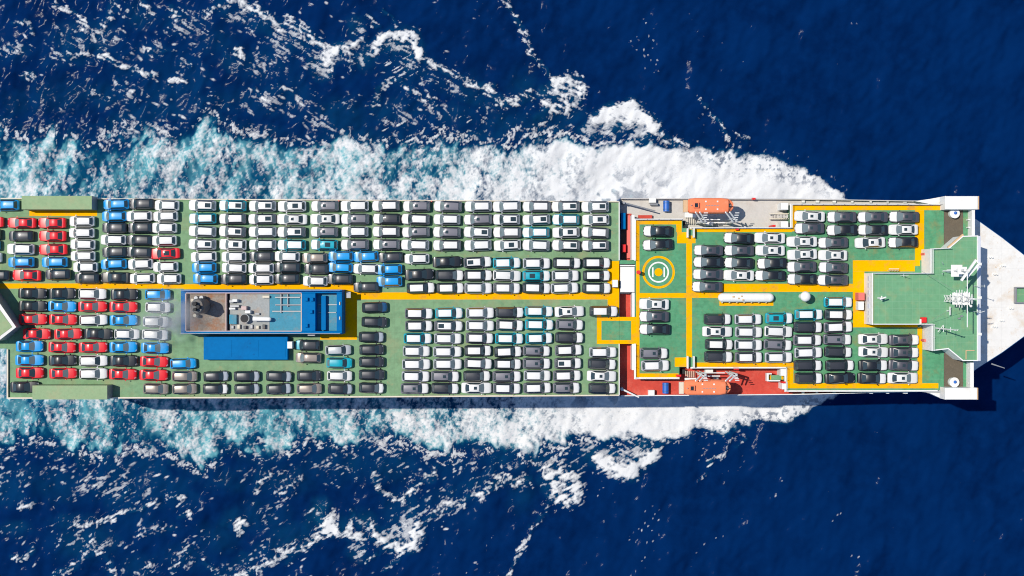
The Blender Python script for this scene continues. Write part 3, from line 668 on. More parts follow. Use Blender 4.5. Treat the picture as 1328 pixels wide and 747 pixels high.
# stern covers and stern house
def cover(name, px0, py0, px1, py1, slope, z1):
    z0 = Z0 + .01
    a = U(px0, py0, z1); b = U(px1, py1, z1); s_ = slope * .12
    mb = MB(); v = [(a[0], b[1], z0), (b[0] + s_, b[1], z0), (b[0] + s_, a[1], z0), (a[0], a[1], z0), (a[0], b[1], z1), (b[0], b[1], z1), (b[0], a[1], z1), (a[0], a[1], z1)]
    mb.add(v, [[3, 2, 1, 0], [4, 5, 6, 7], [0, 1, 5, 4], [1, 2, 6, 5], [2, 3, 7, 6], [3, 0, 4, 7]])
    o = mb.build(name, M['deck_cover'], ship, False)
    MB().add([(b[0] + .01, b[1] + .02, z1 + .005), (b[0] + s_ + .06, b[1] + .02, z0 + .02), (b[0] + s_ + .06, a[1] - .02, z0 + .02), (b[0] + .01, a[1] - .02, z1 + .005)], [[0, 1, 2, 3]]).build('end_plate', M['steel'], o, False)
    return o
cover('ramp_cover', 28, 254, 119, 271.5, 0, Z0 + 2.4)
cover('ramp_cover', 42, 500, 139, 518, 0, Z0 + 2.3)
zs = Z0 + 3.0
sh = slab('stern_house', M['steel'], [(-70, 310), (-16, 372), (20, 424), (-2, 442), (-70, 442)], Z0, zs)
slab('stern_house_roof', M['deck_cover'], [(-70, 318), (-18, 377), (15.5, 424), (-4, 438.5), (-70, 438)], zs, zs + .05, sh)
run('parapet', M['steel'], [(-70, 311), (-16, 373), (19.3, 424), (-2.5, 441), (-70, 441)], zs, .55, .3, sh)

# ------------------------------------------------------------------ wheelhouse
BR = [(1131, 354), (1207, 354), (1207, 322.5), (1231, 321.5), (1249, 306), (1269, 305.5), (1269, 468), (1249, 468), (1230, 452.5), (1208.5, 455), (1208.5, 421), (1131, 421)]
br = MB().prism(pp(BR, ZR), Z0 - .01, ZR - .05).build('wheelhouse', M['white'], ship)
slab('roof_deck', M['deck_roof'], [(1132, 355), (1208, 355), (1208, 323.5), (1231.5, 322.5), (1249.5, 307), (1267, 306.5), (1267, 467), (1249.5, 467), (1230.5, 451.5), (1209.5, 454), (1209.5, 420), (1132, 420)], ZR - .05, ZR, br)
run('roof_coaming', M['white'], [(1131.5, 354.5), (1207.5, 354.5), (1207.5, 323), (1231, 322), (1249, 306.5), (1268, 306), (1268, 467.5), (1249, 467.5), (1230, 452), (1209, 454.5), (1209, 420.5), (1131.5, 420.5), (1131.5, 354.5)], ZR - .02, .2, .16, br)
railing([(1131.5, 354.5), (1207.5, 354.5), (1207.5, 323), (1231, 322)], ZR + .1, br)
railing([(1209, 454.5), (1209, 420.5), (1131.5, 420.5)], ZR + .1, br)
run('roof_edge_line', M['deck_cover'], [(1133.2, 356.5), (1133.2, 419)], ZR - .04, .09, .12, br)
PB('bridge_front', M['mauve_front'], br, 1268.2, 306, 1271.5, 468, ZF + .05, ZR + .12, .02, ZR)
for y in (342.5, 386, 433.5): PB('searchlight_box', M['white'], br, 1268.8, y - 1.8, 1273.5, y + 1.8, ZR - .5, ZR + .35, .05)
# windows on the bridge front and aft walls
for i in range(17):
    y = 310 + i * 9.2
    a = U(1271.8, y, ZR); b_ = U(1271.8, y + 7.4, ZR)
    MB().box(a[0], b_[1], Z0 + 1.0, a[0] + .05, a[1], Z0 + 2.4).build('front_window', M['glass_dark'], br, False)
for i in range(7):
    a = U(1131, 358 + i * 9, ZR); b_ = U(1131, 364 + i * 9, ZR)
    MB().box(a[0] - .04, b_[1], Z0 + 1.9, a[0] - .002, a[1], Z0 + 2.7).build('aft_window', M['mauve_front'], br, False)
PB('door', M['salmon'], br, 1113.5, 379.5, 1121.5, 389.5, Z0, Z0 + 1.8, .04)
PB('locker', M['white'], br, 1113.5, 391, 1120.5, 402, Z0, Z0 + 1.5, .05)
for x, y in ((1198.5, 329.5), (1198.5, 441.5)): c = U(x, y, Z0 + 1); MB().tube((*c, Z0), (*c, Z0 + 1.5), .22, n=10).build('fire_station', M['salmon'], br)
PB('flag_locker', M['red'], br, 1195.5, 411.5, 1202, 418.5, ZR, ZR + .7, .05)
PB('flag_locker_base', M['white'], br, 1193.5, 414, 1195.4, 420, ZR, ZR + .5, .03)
mb = MB(); a = U(1157, 351.5, Z0)
for i in range(4): c = U(1154 + i * 3.5, 350.5, Z0 + 1); mb.tube((*c, Z0), (*c, Z0 + 1.1), .06, n=6)
pbox(mb, 1153, 348.2, 1166, 349.2, Z0 + 1, Z0 + 1.08); mb.build('ladder_rail', M['cream'], br)
# masts
def mast(name, px, py, h, r, yards, parent=br, m='white', lean=0.0, z0=ZR):
    X, Y = U(px, py, z0); mb = MB(); mb.tube((X, Y, z0 - .05), (X + lean, Y, z0 + h), r, r * .6, 10); o = mb.build(name, M[m], parent)
    for zz, L, ang, th in yards:
        c, s_ = math.cos(ang), math.sin(ang)
        MB().tube((X + lean * zz / h - c * L, Y - s_ * L, z0 + zz), (X + lean * zz / h + c * L, Y + s_ * L, z0 + zz), th, n=6).build('yard', M[m], o)
    return o, X, Y
# main lattice mast
o, X, Y = mast('signal_mast', 1229, 387, 10.0, .22, [(1.2, .7, 1.57, .07), (2.6, 1.0, 1.57, .07), (3.6, 1.25, 1.57, .07), (4.6, 1.35, 1.57, .07), (5.6, 1.35, 1.57, .07), (6.6, 1.1, 1.57, .07), (7.6, 4.2, 1.57, .08), (8.4, 1.0, 1.57, .07), (9.3, .7, 1.57, .08), (10, .6, 0, .08)])
for dx, dy in ((.55, .5), (.55, -.5), (-.55, .5), (-.55, -.5)):
    mb = MB(); mb.tube((X + dx, Y + dy, ZR - .05), (X + dx * .5, Y + dy * .6, ZR + 9), .05, .04, 6)
    for k in range(8): mb.tube((X + dx * (1 - .06 * k), Y + dy * (1 - .05 * k), ZR + k * 1.1), (X + dx * (1 - .06 * k), Y - dy * (1 - .05 * k), ZR + 1.1 + k * 1.1), .05, n=5)
    mb.build('mast_leg', M['white'], o)
for zz in (3.1, 5.1, 7.2): MB().box(X - .5, Y - .9, ZR + zz, X + .55, Y + .9, ZR + zz + .07).build('mast_platform', M['white'], o)
for sgn in (-1, 1):
    mb = MB(); mb.tube((X, Y, ZR + 8.5), (X - 4.5, Y + sgn * 4.5, ZR), .02, n=4); mb.build('mast_stay', M['steel'], o)
for k in range(4): MB().dome(X - .2 + .15 * k, Y + (-1) ** k * (.6 + .15 * k), ZR + 5 + k * 1.1, .22, 10, 6).build('mast_lamp', M['white'], o)
# radar mast with two scanners
o, X, Y = mast('radar_mast', 1229.5, 351.5, 6.6, .30, [(2.2, .8, 1.57, .1)])
mb = MB(); mb.box(X - .8, Y - .9, ZR + 3.2, X + .9, Y + .9, ZR + 3.32); mb.box(X - .6, Y - .55, ZR + 5.2, X + .8, Y + .55, ZR + 5.3); mb.build('radar_platform', M['white'], o)
for dx, dy in ((.5, .45), (.5, -.45), (-.5, 0)): MB().tube((X + dx * 1.6, Y + dy * 1.8, ZR - .05), (X + dx * .6, Y + dy * .6, ZR + 5.2), .1, .08, 6).build('mast_leg', M['white'], o)
for zz, L, ang, ox in ((6.9, 1.9, .95, .35), (5.6, 1.35, .85, 1.5)):
    c, s_ = math.cos(ang), math.sin(ang); mb = MB(); w = .17
    mb.prism([(X + ox - c * L - s_ * w, Y - s_ * L + c * w), (X + ox + c * L - s_ * w, Y + s_ * L + c * w), (X + ox + c * L + s_ * w, Y + s_ * L - c * w), (X + ox - c * L + s_ * w, Y - s_ * L - c * w)], ZR + zz, ZR + zz + .3)
    mb.tube((X + ox, Y, ZR + zz - .6), (X + ox, Y, ZR + zz), .2, n=10)
    mb.tube((X, Y, ZR + zz - .55), (X + ox, Y, ZR + zz - .5), .12, n=8)
    mb.build('radar_scanner', M['white'], o)
for dy in (.9, -.3): MB().tube((X - .7, Y + dy, ZR), (X - 1.6, Y + dy * 1.5, ZR + 1.8), .05, n=5).build('aerial', M['white'], o)
mast('pole_mast', 1213.5, 425.5, 8.6, .12, [(2.0, .7, .9, .05), (3.2, .5, 1.57, .05), (6, .35, 1.57, .04), (8.2, .3, 0.2, .04)])
mast('lamp_post', 1139, 386.5, 2.3, .16, [(2.2, .5, .3, .12), (1.6, .35, 1.57, .12)])
mast('whip_aerial', 1168, 357.5, 3.4, .05, [(1.4, .2, 1.57, .03)])
mast('whip_aerial', 1263, 371, 4.2, .06, [(3.9, .2, 1.57, .03)])
mast('whip_aerial', 1262, 404, 3.6, .06, [(3.3, .5, .3, .04)])
mast('whip_aerial', 1228.5, 403, 1.2, .12, [(1.1, .65, 1.57, .09)])
for x, y in ((1243, 412), (1246, 409)): PB('aerial_box', M['steel'], br, x, y, x + 3, y + 2, ZR, ZR + .4, .03)
for q in ((1252.5, 454, 1264, 455), (1252.5, 455.1, 1253.5, 466)): PB('pipe_run', M['beige'], br, *q, ZR, ZR + .12, .01)
# wings
for y0, y1, sgn in ((254.3, 271.5, 1), (503, 518.3, -1)):
    wg = PB('bridge_wing', M['white'], ship, 1226, y0, 1268.5 if sgn > 0 else 1267.5, y1, Z0 - .2, 30.2, .08)
    PB('wing_trim', M['beige'], wg, 1268.6 if sgn > 0 else 1267.6, y0, 1269.8 if sgn > 0 else 1268.6, y1, Z0 - .1, 30.1, .01)
    if sgn > 0:
        fl_ = slab('wing_deck', M['brown_deck'], [(1224.3, 271), (1249, 271), (1249, 305), (1231, 321), (1224.3, 321)], Z0 - .2, Z0 - .02)
        g2 = slab('wing_deck', M['deck_fwd'], [(1249.1, 271), (1262, 271), (1262, 306), (1249.1, 306)], Z0 - .2, Z0 - .02)
        PB('wing_bulkhead', M['white'], wg, 1260.5, 271.6, 1264.5, 305.5, Z0 - .3, Z0 + 1.6, .03)
        dx, dy = 1239, 276.5
        run('wing_ramp_edge', M['beige'], [(1230.5, 320.5), (1248.5, 305)], ZR - .3, .35, .3, wg)
        ys_ = (284, 294)
    else:
        fl_ = slab('wing_deck', M['brown_deck'], [(1224.3, 455), (1231, 454), (1249, 467), (1249, 503), (1224.3, 503)], Z0 - .2, Z0 - .02)
        g2 = slab('wing_deck', M['deck_fwd'], [(1249.1, 467), (1262, 467), (1262, 503), (1249.1, 503)], Z0 - .2, Z0 - .02)
        PB('wing_bulkhead', M['white'], wg, 1258.5, 470, 1263, 502.8, Z0 - .3, Z0 + 1.6, .03)
        dx, dy = 1238.5, 496
        ys_ = (476.5, 496)
    c = U(dx, dy, Z0 + 1.2)
    cs = MB().tube((*c, Z0), (*c, Z0 + 1.0), .7, .78, 20).build('wing_console', M['white'], wg)
    MB().dome(c[0] + .1, c[1] + .05, Z0 + 1.0, .26, 14, 6, 0).build('console_cover', M['drum_blue'], cs)
    for y in ys_: PB('wing_stiffener', M['white'], wg, 1256, y, 1260.4, y + 1.6, Z0, Z0 + .9, .02)

# ------------------------------------------------------------------ lifeboats, davits, drums
def lifeboat(px, py, L, Wd, zc, flip, label):
    X, Y = U(px, py, zc + .6)
    root = bpy.data.objects.new('lifeboat', None); col.objects.link(root); root.location = (X, Y, zc)
    tag(root, label, 'lifeboat', 'lifeboats hanging from davits')
    def loft(st, n=16):
        mb = MB()
        for x, hw, zb, zt in st:
            for i in range(n):
                t = 2 * math.pi * i / n; c, s_ = math.cos(t), math.sin(t)
                mb.v.append((x, hw * math.copysign(abs(c) ** .55, c), (zb + zt) / 2 + (zt - zb) / 2 * math.copysign(abs(s_) ** .75, s_)))
        for k in range(len(st) - 1):
            for i in range(n): mb.f.append([k * n + i, (k + 1) * n + i, (k + 1) * n + (i + 1) % n, k * n + (i + 1) % n])
        mb.f.append(list(range(n))[::-1]); mb.f.append([(len(st) - 1) * n + i for i in range(n)])
        return mb
    h = L / 2; w = Wd / 2
    loft([(-h, w * .74, -.7, .15), (-h + .25, w * .92, -1.0, .2), (-h + 1.2, w, -1.15, .2), (h - 2.0, w, -1.15, .2), (h - .8, w * .93, -1.1, .2), (h - .25, w * .66, -.8, .2), (h, w * .34, -.4, .18)]).build('boat_hull', M['orange'], root)
    loft([(-h + .12, w * .78, .0, .6), (-h + .4, w * .9, .0, .95), (h - 1.8, w * .92, .0, 1.0), (h - .9, w * .78, .0, .85), (h - .5, w * .34, .0, .45)]).build('canopy', M['orange'], root)
    mb = MB(); mb.box(-h + .65, -.42, .9, -h + 1.55, .42, 1.4, .12); tw = mb.build('helm_tower', M['orange'], root)
    MB().box(-h + .8, -.3, 1.4, -h + 1.3, .3, 1.42).build('helm_window', M['glass_dark'], tw, False)
    MB().box(h - 1.1, -.3, .62, h - .55, .3, .80, .05).build('bow_hatch', M['glass_dark'], root)
    mb = MB()
    for i in range(9): mb.box(-.9 + i * .24, -.10, 1.002, -.76 + i * .24, .04, 1.012)
    mb.build('stencilled_mark', M['steel'], root)
    for x in (-.9, .9):
        for y in (-.62, .62): MB().box(x - .12, y * w / 1.3 - .12, .93, x + .12, y * w / 1.3 + .12, 1.02, .02).build('deck_plate', M['white'], root)
    for x in (-h + .35, h - .6): MB().tube((x, 0, .5), (x, 0, 1.25), .09, n=8).build('lifting_hook', M['steel'], root)
    MB().box(-h - .75, -w * .8, -.5, -h - .05, w * .7, .25, .05).build('stern_fender', M['beige'] if not flip else M['cream'], root)
    return root
ZL = 31.2
lifeboat(922.5, 266.5, 7.0, 2.5, ZL, False, 'orange lifeboat hanging beside pale grey deck, casting a rounded dark shadow')
lifeboat(918, 503.0, 7.2, 2.45, ZL, True, 'orange lifeboat hanging beside red deck at the photo\'s lower rail')
def davit(px, py_in, py_boat, fl=1):
    xi, yi = U(px, py_in, ZB); xo, yo = U(px, py_boat, ZL + 2.2)
    mb = MB()
    for d in (-.32, .32):
        mb.tube((xi + d, yi, ZB), (xi + d, yi, Z0 + 3.2), .14, n=8)
        mb.tube((xi + d, yi, Z0 + 3.2), (xo + d, yo, ZL + 2.0), .14, .12, 8)
    for k in range(4):
        t = .2 + k * .24; mb.tube((xi - .32, yi + (yo - yi) * t, Z0 + 3.2 + (ZL + 2 - Z0 - 3.2) * t), (xi + .32, yi + (yo - yi) * t, Z0 + 3.2 + (ZL + 2 - Z0 - 3.2) * t), .07, n=6)
    mb.tube((xi, yi + (yo - yi) * .45, ZB), (xi, yi + (yo - yi) * .45, Z0 + 3.0), .12, n=8)
    o = mb.build('davit', M['white'], ship)
    mb = MB(); mb.tube((xo, yo, ZL + 2.0), (xo, yo, ZL + 1.3), .03, n=5); mb.build('fall_wire', M['steel'], o)
    return o
for x in (905, 944): davit(x, 290, 275)
for x in (905, 944): davit(x, 482, 494)
for s_, y0 in ((1, 284), (-1, 487)):
    for q in ((912, y0, 934, y0 + 1.4), (912, y0 + s_ * 4, 940, y0 + s_ * 4 + 1.2)): PB('davit_beam', M['white'], ship, *q, Z0 + .6, Z0 + .85, .02)
    PB('davit_winch', M['white'], ship, 915, y0 + s_ * 6 - 2, 925, y0 + s_ * 6 + 3, ZB, ZB + 1.6, .06)
    PB('davit_winch', M['steel'], ship, 926, y0 - s_ * 2, 932, y0 - s_ * 2 + 3, ZB, ZB + 1.4, .06)
    PB('davit_platform', M['white'], ship, 888, y0 - s_ * 6 - 3, 903, y0 - s_ * 6 + 4, ZB + .8, ZB + 1.0, .02)
    PB('ladder_box', M['black'], ship, 884, y0 + s_ * 5 - 3, 888.5, y0 + s_ * 5 + 3, ZB, ZB + 1.2, .04)
    for k in range(5): PB('ladder_rung', M['cream'], ship, 889 + k * 2.6, y0 + s_ * 2 - 4, 890 + k * 2.6, y0 + s_ * 2 + 4, ZB + 1.0, ZB + 1.15, .01)
    # little embarkation ladder that reaches onto the forward deck
    l0 = 296 if s_ > 0 else 462; l1 = 308 if s_ > 0 else 478
    for x in (891.5, 899.5): PB('embarkation_rail', M['white'], ship, x, l0, x + 1.5, l1, Z0 + .02, Z0 + 1.1, .02)
    PB('embarkation_mat', M['deck_fwd'], ship, 893.2, l0 + 1.5, 899.3, l1 - 2.5, Z0 + .012, Z0 + .03, .0)
for px_, py_, lb in ((864, 267.5, 'blue drum lying on pale grey deck between white box and lifeboat'), (863, 503, 'blue drum lying on red deck left of the lower lifeboat')):
    X, Y = U(px_, py_, ZB + .5); d = bpy.data.objects.new('liferaft_drum', None); col.objects.link(d); d.location = (X, Y, ZB)
    tag(d, lb, 'drum', 'blue liferaft drums')
    mb = MB(); mb.tube((0, -.85, .72), (0, .85, .72), .52, n=16); mb.dome(0, .85, .72, .001, 4, 2); mb.build('canister', M['drum_blue'], d)
    for y in (-.5, .5): mb = MB(); mb.tube((0, y - .06, .72), (0, y + .06, .72), .545, n=16); mb.build('strap', M['hull'], d)
    for y in (-.55, .55): MB().box(-.45, y - .08, 0, .45, y + .08, .4, .03).build('cradle', M['steel'], d)

# ------------------------------------------------------------------ cars
def car_meshes(kind):
    spec = dict(suv=dict(L=4.40, W=1.75, H=1.62, belt=1.00, hood=.96, xb=1.05, xt=.46, xr=-1.62, xrb=-2.02, wt=.63),
                sedan=dict(L=4.74, W=1.75, H=1.45, belt=.93, hood=.88, xb=1.12, xt=.34, xr=-1.0, xrb=-1.78, wt=.62),
                hatch=dict(L=4.02, W=1.68, H=1.53, belt=.97, hood=.93, xb=1.12, xt=.52, xr=-1.35, xrb=-1.82, wt=.62),
                coupe=dict(L=4.42, W=1.74, H=1.40, belt=.92, hood=.86, xb=.86, xt=.12, xr=-.95, xrb=-1.72, wt=.61))[kind]
    L, Wd, H, belt, hood, xb, xt, xr, xrb, wt = [spec[k] for k in ('L', 'W', 'H', 'belt', 'hood', 'xb', 'xt', 'xr', 'xrb', 'wt')]
    h = L / 2; w = Wd / 2
    sx = [h, h - .06, h - .2, h - .48, xb, xb - .6, 0, xrb + .35, -h + .42, -h + .16, -h + .04, -h]
    sw = [.60, .74, .87, .955, .985, 1.0, 1.0, 1.0, .965, .90, .80, .70]
    sz = [.55, hood - .18, hood - .08, hood - .02, belt - .02, belt, belt, belt + .01, belt, belt - .04, belt - .14, .62]
    sb = [.42, .30, .24, .22, .2, .2, .2, .2, .22, .26, .32, .45]
    def zt(x): return float(np.interp(-x, [-v for v in sx], sz))
    def hw(x): return w * float(np.interp(-x, [-v for v in sx], sw))
    def top(x, u): return (x, u * hw(x) * .90, zt(x) + .035 * (1 - u * u))
    v = []; f = []
    n = 12
    for x, ww, z, zb in zip(sx, sw, sz, sb):
        a = ww * w; sec = [(a * .86, zb), (a * .99, zb + .12), (a, .58 if z > .6 else zb + .1), (a * .985, z - .10 if z > .7 else z), (a * .90, z), (a * .45, z + .028)]
        v += [(x, y, zz) for y, zz in sec] + [(x, -y, zz) for y, zz in sec[::-1]]
    for i in range(len(sx) - 1):
        for j in range(n): f.append([i * n + j, (i + 1) * n + j, (i + 1) * n + (j + 1) % n, i * n + (j + 1) % n])
    f.append(list(range(n))); f.append([(len(sx) - 1) * n + j for j in range(n)][::-1])
    body = MB().add(v, f)
    # cabin
    wb, wr = w * .91, w * wt
    us = [-1, -.6, 0, .6, 1]
    rows = []
    for x, z, ww, bow in ((xb, belt - .03, wb * .97, .14), (xt, H - .05, wr, .06), (xt - .5, H, wr, 0), ((xt + xr) / 2, H + .005, wr, 0), (xr, H - .07, wr * .97, -.04), (xrb, belt - .03, wb * .94, -.10)):
        rows.append([(x + bow * (1 - u * u), u * ww, z - (.055 * u * u if z > belt + .2 else 0)) for u in us])
    k = len(body.v); body.v += [p for r_ in rows for p in r_]
    for i in range(5):
        for j in range(4): body.f.append([k + i * 5 + j, k + i * 5 + j + 1, k + (i + 1) * 5 + j + 1, k + (i + 1) * 5 + j])
    for sgn in (0, 4):                       # cabin sides
        k2 = len(body.v); xsd = [rows[i][sgn][0] for i in range(6)]
        body.v += [(x, math.copysign(wb, us[sgn]), belt - .04) for x in xsd]
        for i in range(5): body.f.append([k + i * 5 + sgn, k + (i + 1) * 5 + sgn, k2 + i + 1, k2 + i])
    for sgn in (-1, 1):                      # mirrors
        body.box(xb - .38, sgn * (w + .02), belt - .02, xb - .20, sgn * (w + .17), belt + .13, .03)
    def lerp(a, b, t): return tuple(p + (q - p) * t for p, q in zip(a, b))
    def rowpt(r_, u): 
        j = min(3, max(0, int(np.searchsorted(us, u) - 1))); t = (u - us[j]) / (us[j + 1] - us[j]); return lerp(r_[j], r_[j + 1], t)
    def panel(r0, r1, t0, t1, u0, u1, off, nu=6, nt=3):
        mb = MB()
        for i in range(nt):
            for j in range(nu):
                u = u0 + (u1 - u0) * j / (nu - 1); t = t0 + (t1 - t0) * i / (nt - 1)
                p = lerp(rowpt(r0, u), rowpt(r1, u), t); mb.v.append((p[0] + off[0], p[1], p[2] + off[1]))
        for i in range(nt - 1):
            for j in range(nu - 1): mb.f.append([i * nu + j, i * nu + j + 1, (i + 1) * nu + j + 1, (i + 1) * nu + j])
        return mb
    out = {'body': body}
    out['windscreen'] = panel(rows[0], rows[1], .04, .97, -.93, .93, (.012, .02))
    out['rear_window'] = panel(rows[4], rows[5], .10, .82, -.86, .86, (-.012, .018))
    for sgn, nm in ((0, 'side_window_a'), (4, 'side_window_b')):
        s_ = 1 if sgn == 4 else -1; mb = MB()
        topx = [rows[i][sgn] for i in (1, 2, 3, 4)]
        pts_t = [lerp(p, (p[0], s_ * wb, belt), .10) for p in topx]
        pts_b = [lerp((x, s_ * wb, belt), (x, rows[2][sgn][1], H - .05), .07) for x in (xb - .28, xt - .5, (xt + xr) / 2, xrb + .22)]
        for p in pts_t + pts_b: mb.v.append((p[0], p[1] + s_ * .014, p[2] + .006))
        mb.f = [[0, 1, 5, 4], [1, 2, 6, 5], [2, 3, 7, 6]]
        out[nm] = mb
    # films and glass roofs
    mb = MB(); X_ = list(np.linspace(xb + .03, h - .2, 5)) + [h - .08, h + .012]
    for x in X_:
        for u in np.linspace(-1, 1, 9):
            xx = min(x, h - .03); q = abs(u)
            z = zt(xx) + .035 * (1 - min(1, q) ** 2) + .014
            if x > h: z = hood - .30
            y = math.copysign(min(q / .8, 1) * hw(xx) * .90, u) if q <= .8 else math.copysign(hw(xx) * (.90 + .105 * (q - .8) / .2), u)
            if q > .8: z -= .13 * (q - .8) / .2
            bowx = .13 * (1 - u * u) if x < xb + .04 else 0
            mb.v.append((x + bowx - (.10 * u * u if x > h - .1 else 0), y, z))
    for i in range(len(X_) - 1):
        for j in range(8): mb.f.append([i * 9 + j, i * 9 + j + 1, (i + 1) * 9 + j + 1, (i + 1) * 9 + j])
    out['hood_film'] = mb
    def roofp(x0, x1, uw, off):
        mb = MB(); 
        for x in np.linspace(x0, x1, 5):
            for u in np.linspace(-uw, uw, 5):
                z = float(np.interp(-x, [-xt, -(xt - .5), -(xt + xr) / 2, -xr], [H - .05, H, H + .005, H - .07])) - .055 * u * u
                mb.v.append((x, u * wr, z + off))
        for i in range(4):
            for j in range(4): mb.f.append([i * 5 + j, i * 5 + j + 1, (i + 1) * 5 + j + 1, (i + 1) * 5 + j])
        return mb
    out['roof_film'] = roofp(xr + .04, xt - .06, .93, .014)
    out['sunroof_rear'] = roofp(xr + .12, xr + .12 + .42 * (xt - xr), .60, .022)
    out['sunroof_small'] = roofp(xt - .72, xt - .25, .42, .022)
    out['sunroof_mid'] = roofp((xt + xr) / 2 - .5, (xt + xr) / 2 + .35, .62, .022)
    out['headlight_a'], out['headlight_b'] = MB(), MB()
    for nm, s_ in (('headlight_a', -1), ('headlight_b', 1)):
        for x in (h - .05, h - .26):
            for u in (.66, .97):
                p = top(x, s_ * u); out[nm].v.append((p[0], p[1] + s_ * .01, p[2] + .02))
        out[nm].f = [[0, 1, 3, 2]]
    wh = MB(); wh.tube((0, -.11, 0), (0, .11, 0), .325, n=14)
    out['wheel'] = wh
    res = {}
    for nm, mb in out.items(): res[nm] = mesh(kind + '_' + nm, mb.v, mb.f)
    res['_wheels'] = [(h - .82, w - .115), (h - .82, -w + .115), (-h + .80, w - .115), (-h + .80, -w + .115)]
    return res
CM = {k: car_meshes(k) for k in ('suv', 'sedan', 'hatch', 'coupe')}
NAME = dict(suv='parked_suv', sedan='parked_sedan', hatch='parked_hatchback', coupe='parked_coupe')
KW = dict(suv='SUV', sedan='sedan', hatch='hatchback', coupe='coupe')
# appearance codes: paint, kind, hood, roof film, glass roof, words
CODE = {
 'W': ('white', 'hatch', 0, 0, '', 'plain white hatchback'),
 'w': ('white', 'suv', 0, 0, '', 'plain white SUV'),
 'K': ('darkgrey', 'hatch', 0, 0, '', 'dark grey hatchback'),
 'k': ('black', 'coupe', 0, 0, '', 'glossy black coupe'),
 'R': ('red', 'coupe', 0, 0, '', 'bright red coupe'),
 'r': ('red', 'sedan', 0, 0, 'sunroof_mid', 'red sedan with dark roof panel'),
 'U': ('blue', 'hatch', 0, 0, '', 'bright blue hatchback'),
 'u': ('blue', 'coupe', 0, 0, '', 'bright blue coupe'),
 'T': ('taupe', 'hatch', 0, 0, '', 'taupe hatchback'),
 'V': ('silver', 'hatch', 0, 0, '', 'silver hatchback'),
 'F': ('silver', 'suv', 'film', 'film', '', 'silver SUV with white-covered hood and roof'),
 'f': ('grey', 'suv', 'film', 'film', '', 'grey SUV with white-covered hood and roof'),
 'd': ('darkgrey', 'suv', 'film', 'film', '', 'dark SUV with white-covered hood and roof'),
 'S': ('silver', 'suv', 'film', 'film', 'sunroof_rear', 'silver SUV with white hood and sunroof'),
 's': ('grey', 'suv', 'film', 'film', 'sunroof_rear', 'grey SUV with white hood and sunroof'),
 'H': ('grey', 'suv', 'film', 0, 'sunroof_small', 'grey SUV with white hood, bare roof'),
 'h': ('darkgrey', 'suv', 'film', 0, '', 'dark SUV with white hood, dark roof'),
 'C': ('cyan', 'suv', 'film', 'film', '', 'turquoise SUV with white hood and roof'),
 'c': ('cyan', 'suv', 'film', 'film', 'sunroof_rear', 'turquoise SUV with white hood and sunroof'),
 'o': ('cyan', 'suv', 'film', 0, 'sunroof_mid', 'turquoise-roofed SUV with white hood'),
 'P': ('white', 'sedan', 0, 0, 'sunroof_small', 'white sedan with small sunroof'),
 'p': ('white', 'suv', 0, 0, 'sunroof_mid', 'white SUV with black roof panel'),
 'B': ('black', 'sedan', 'film', 0, '', 'black sedan with white hood'),
 'G': ('slate', 'sedan', 'film', 0, 'sunroof_small', 'grey sedan with white hood and sunroof'),
 'N': ('black', 'sedan', 0, 0, '', 'all-black sedan'),
 'D': ('darkgrey', 'hatch', 'filmgrey', 0, '', 'dark hatchback with pale grey hood'),
 'E': ('darkgrey', 'hatch', 'film', 0, '', 'dark hatchback with white hood'),
 'L': ('lightgrey', 'hatch', 0, 0, '', 'light grey hatchback'),
 'O': ('cyan', 'hatch', 0, 0, '', 'turquoise hatchback'),
 'o2': ('darkgrey', 'hatch', 'cyanhood', 0, '', 'dark hatchback with turquoise hood'),
 'n2': ('darkgrey', 'hatch', 'navyhood', 0, '', 'dark hatchback with navy hood'),
}
TH = {'film': M['film'], 'filmgrey': M['filmgrey'], 'cyanhood': P['cyan'], 'navyhood': P['navy']}
ORD = ['topmost', 'second', 'third', 'fourth', 'fifth', 'sixth', 'seventh', 'eighth', 'ninth', 'tenth', 'eleventh', 'twelfth', 'thirteenth', 'fourteenth', 'fifteenth']
FIRST = ['first'] + ORD[1:]
def part(name, me, m, root, loc=None):
    o = bpy.data.objects.new(name, me); col.objects.link(o); o.parent = root
    if not me.materials: me.materials.append(m)
    elif me.materials[0] is not m:
        o.material_slots[0].link = 'OBJECT'; o.material_slots[0].material = m
    if loc: o.location = loc
    return o
NCAR = 0
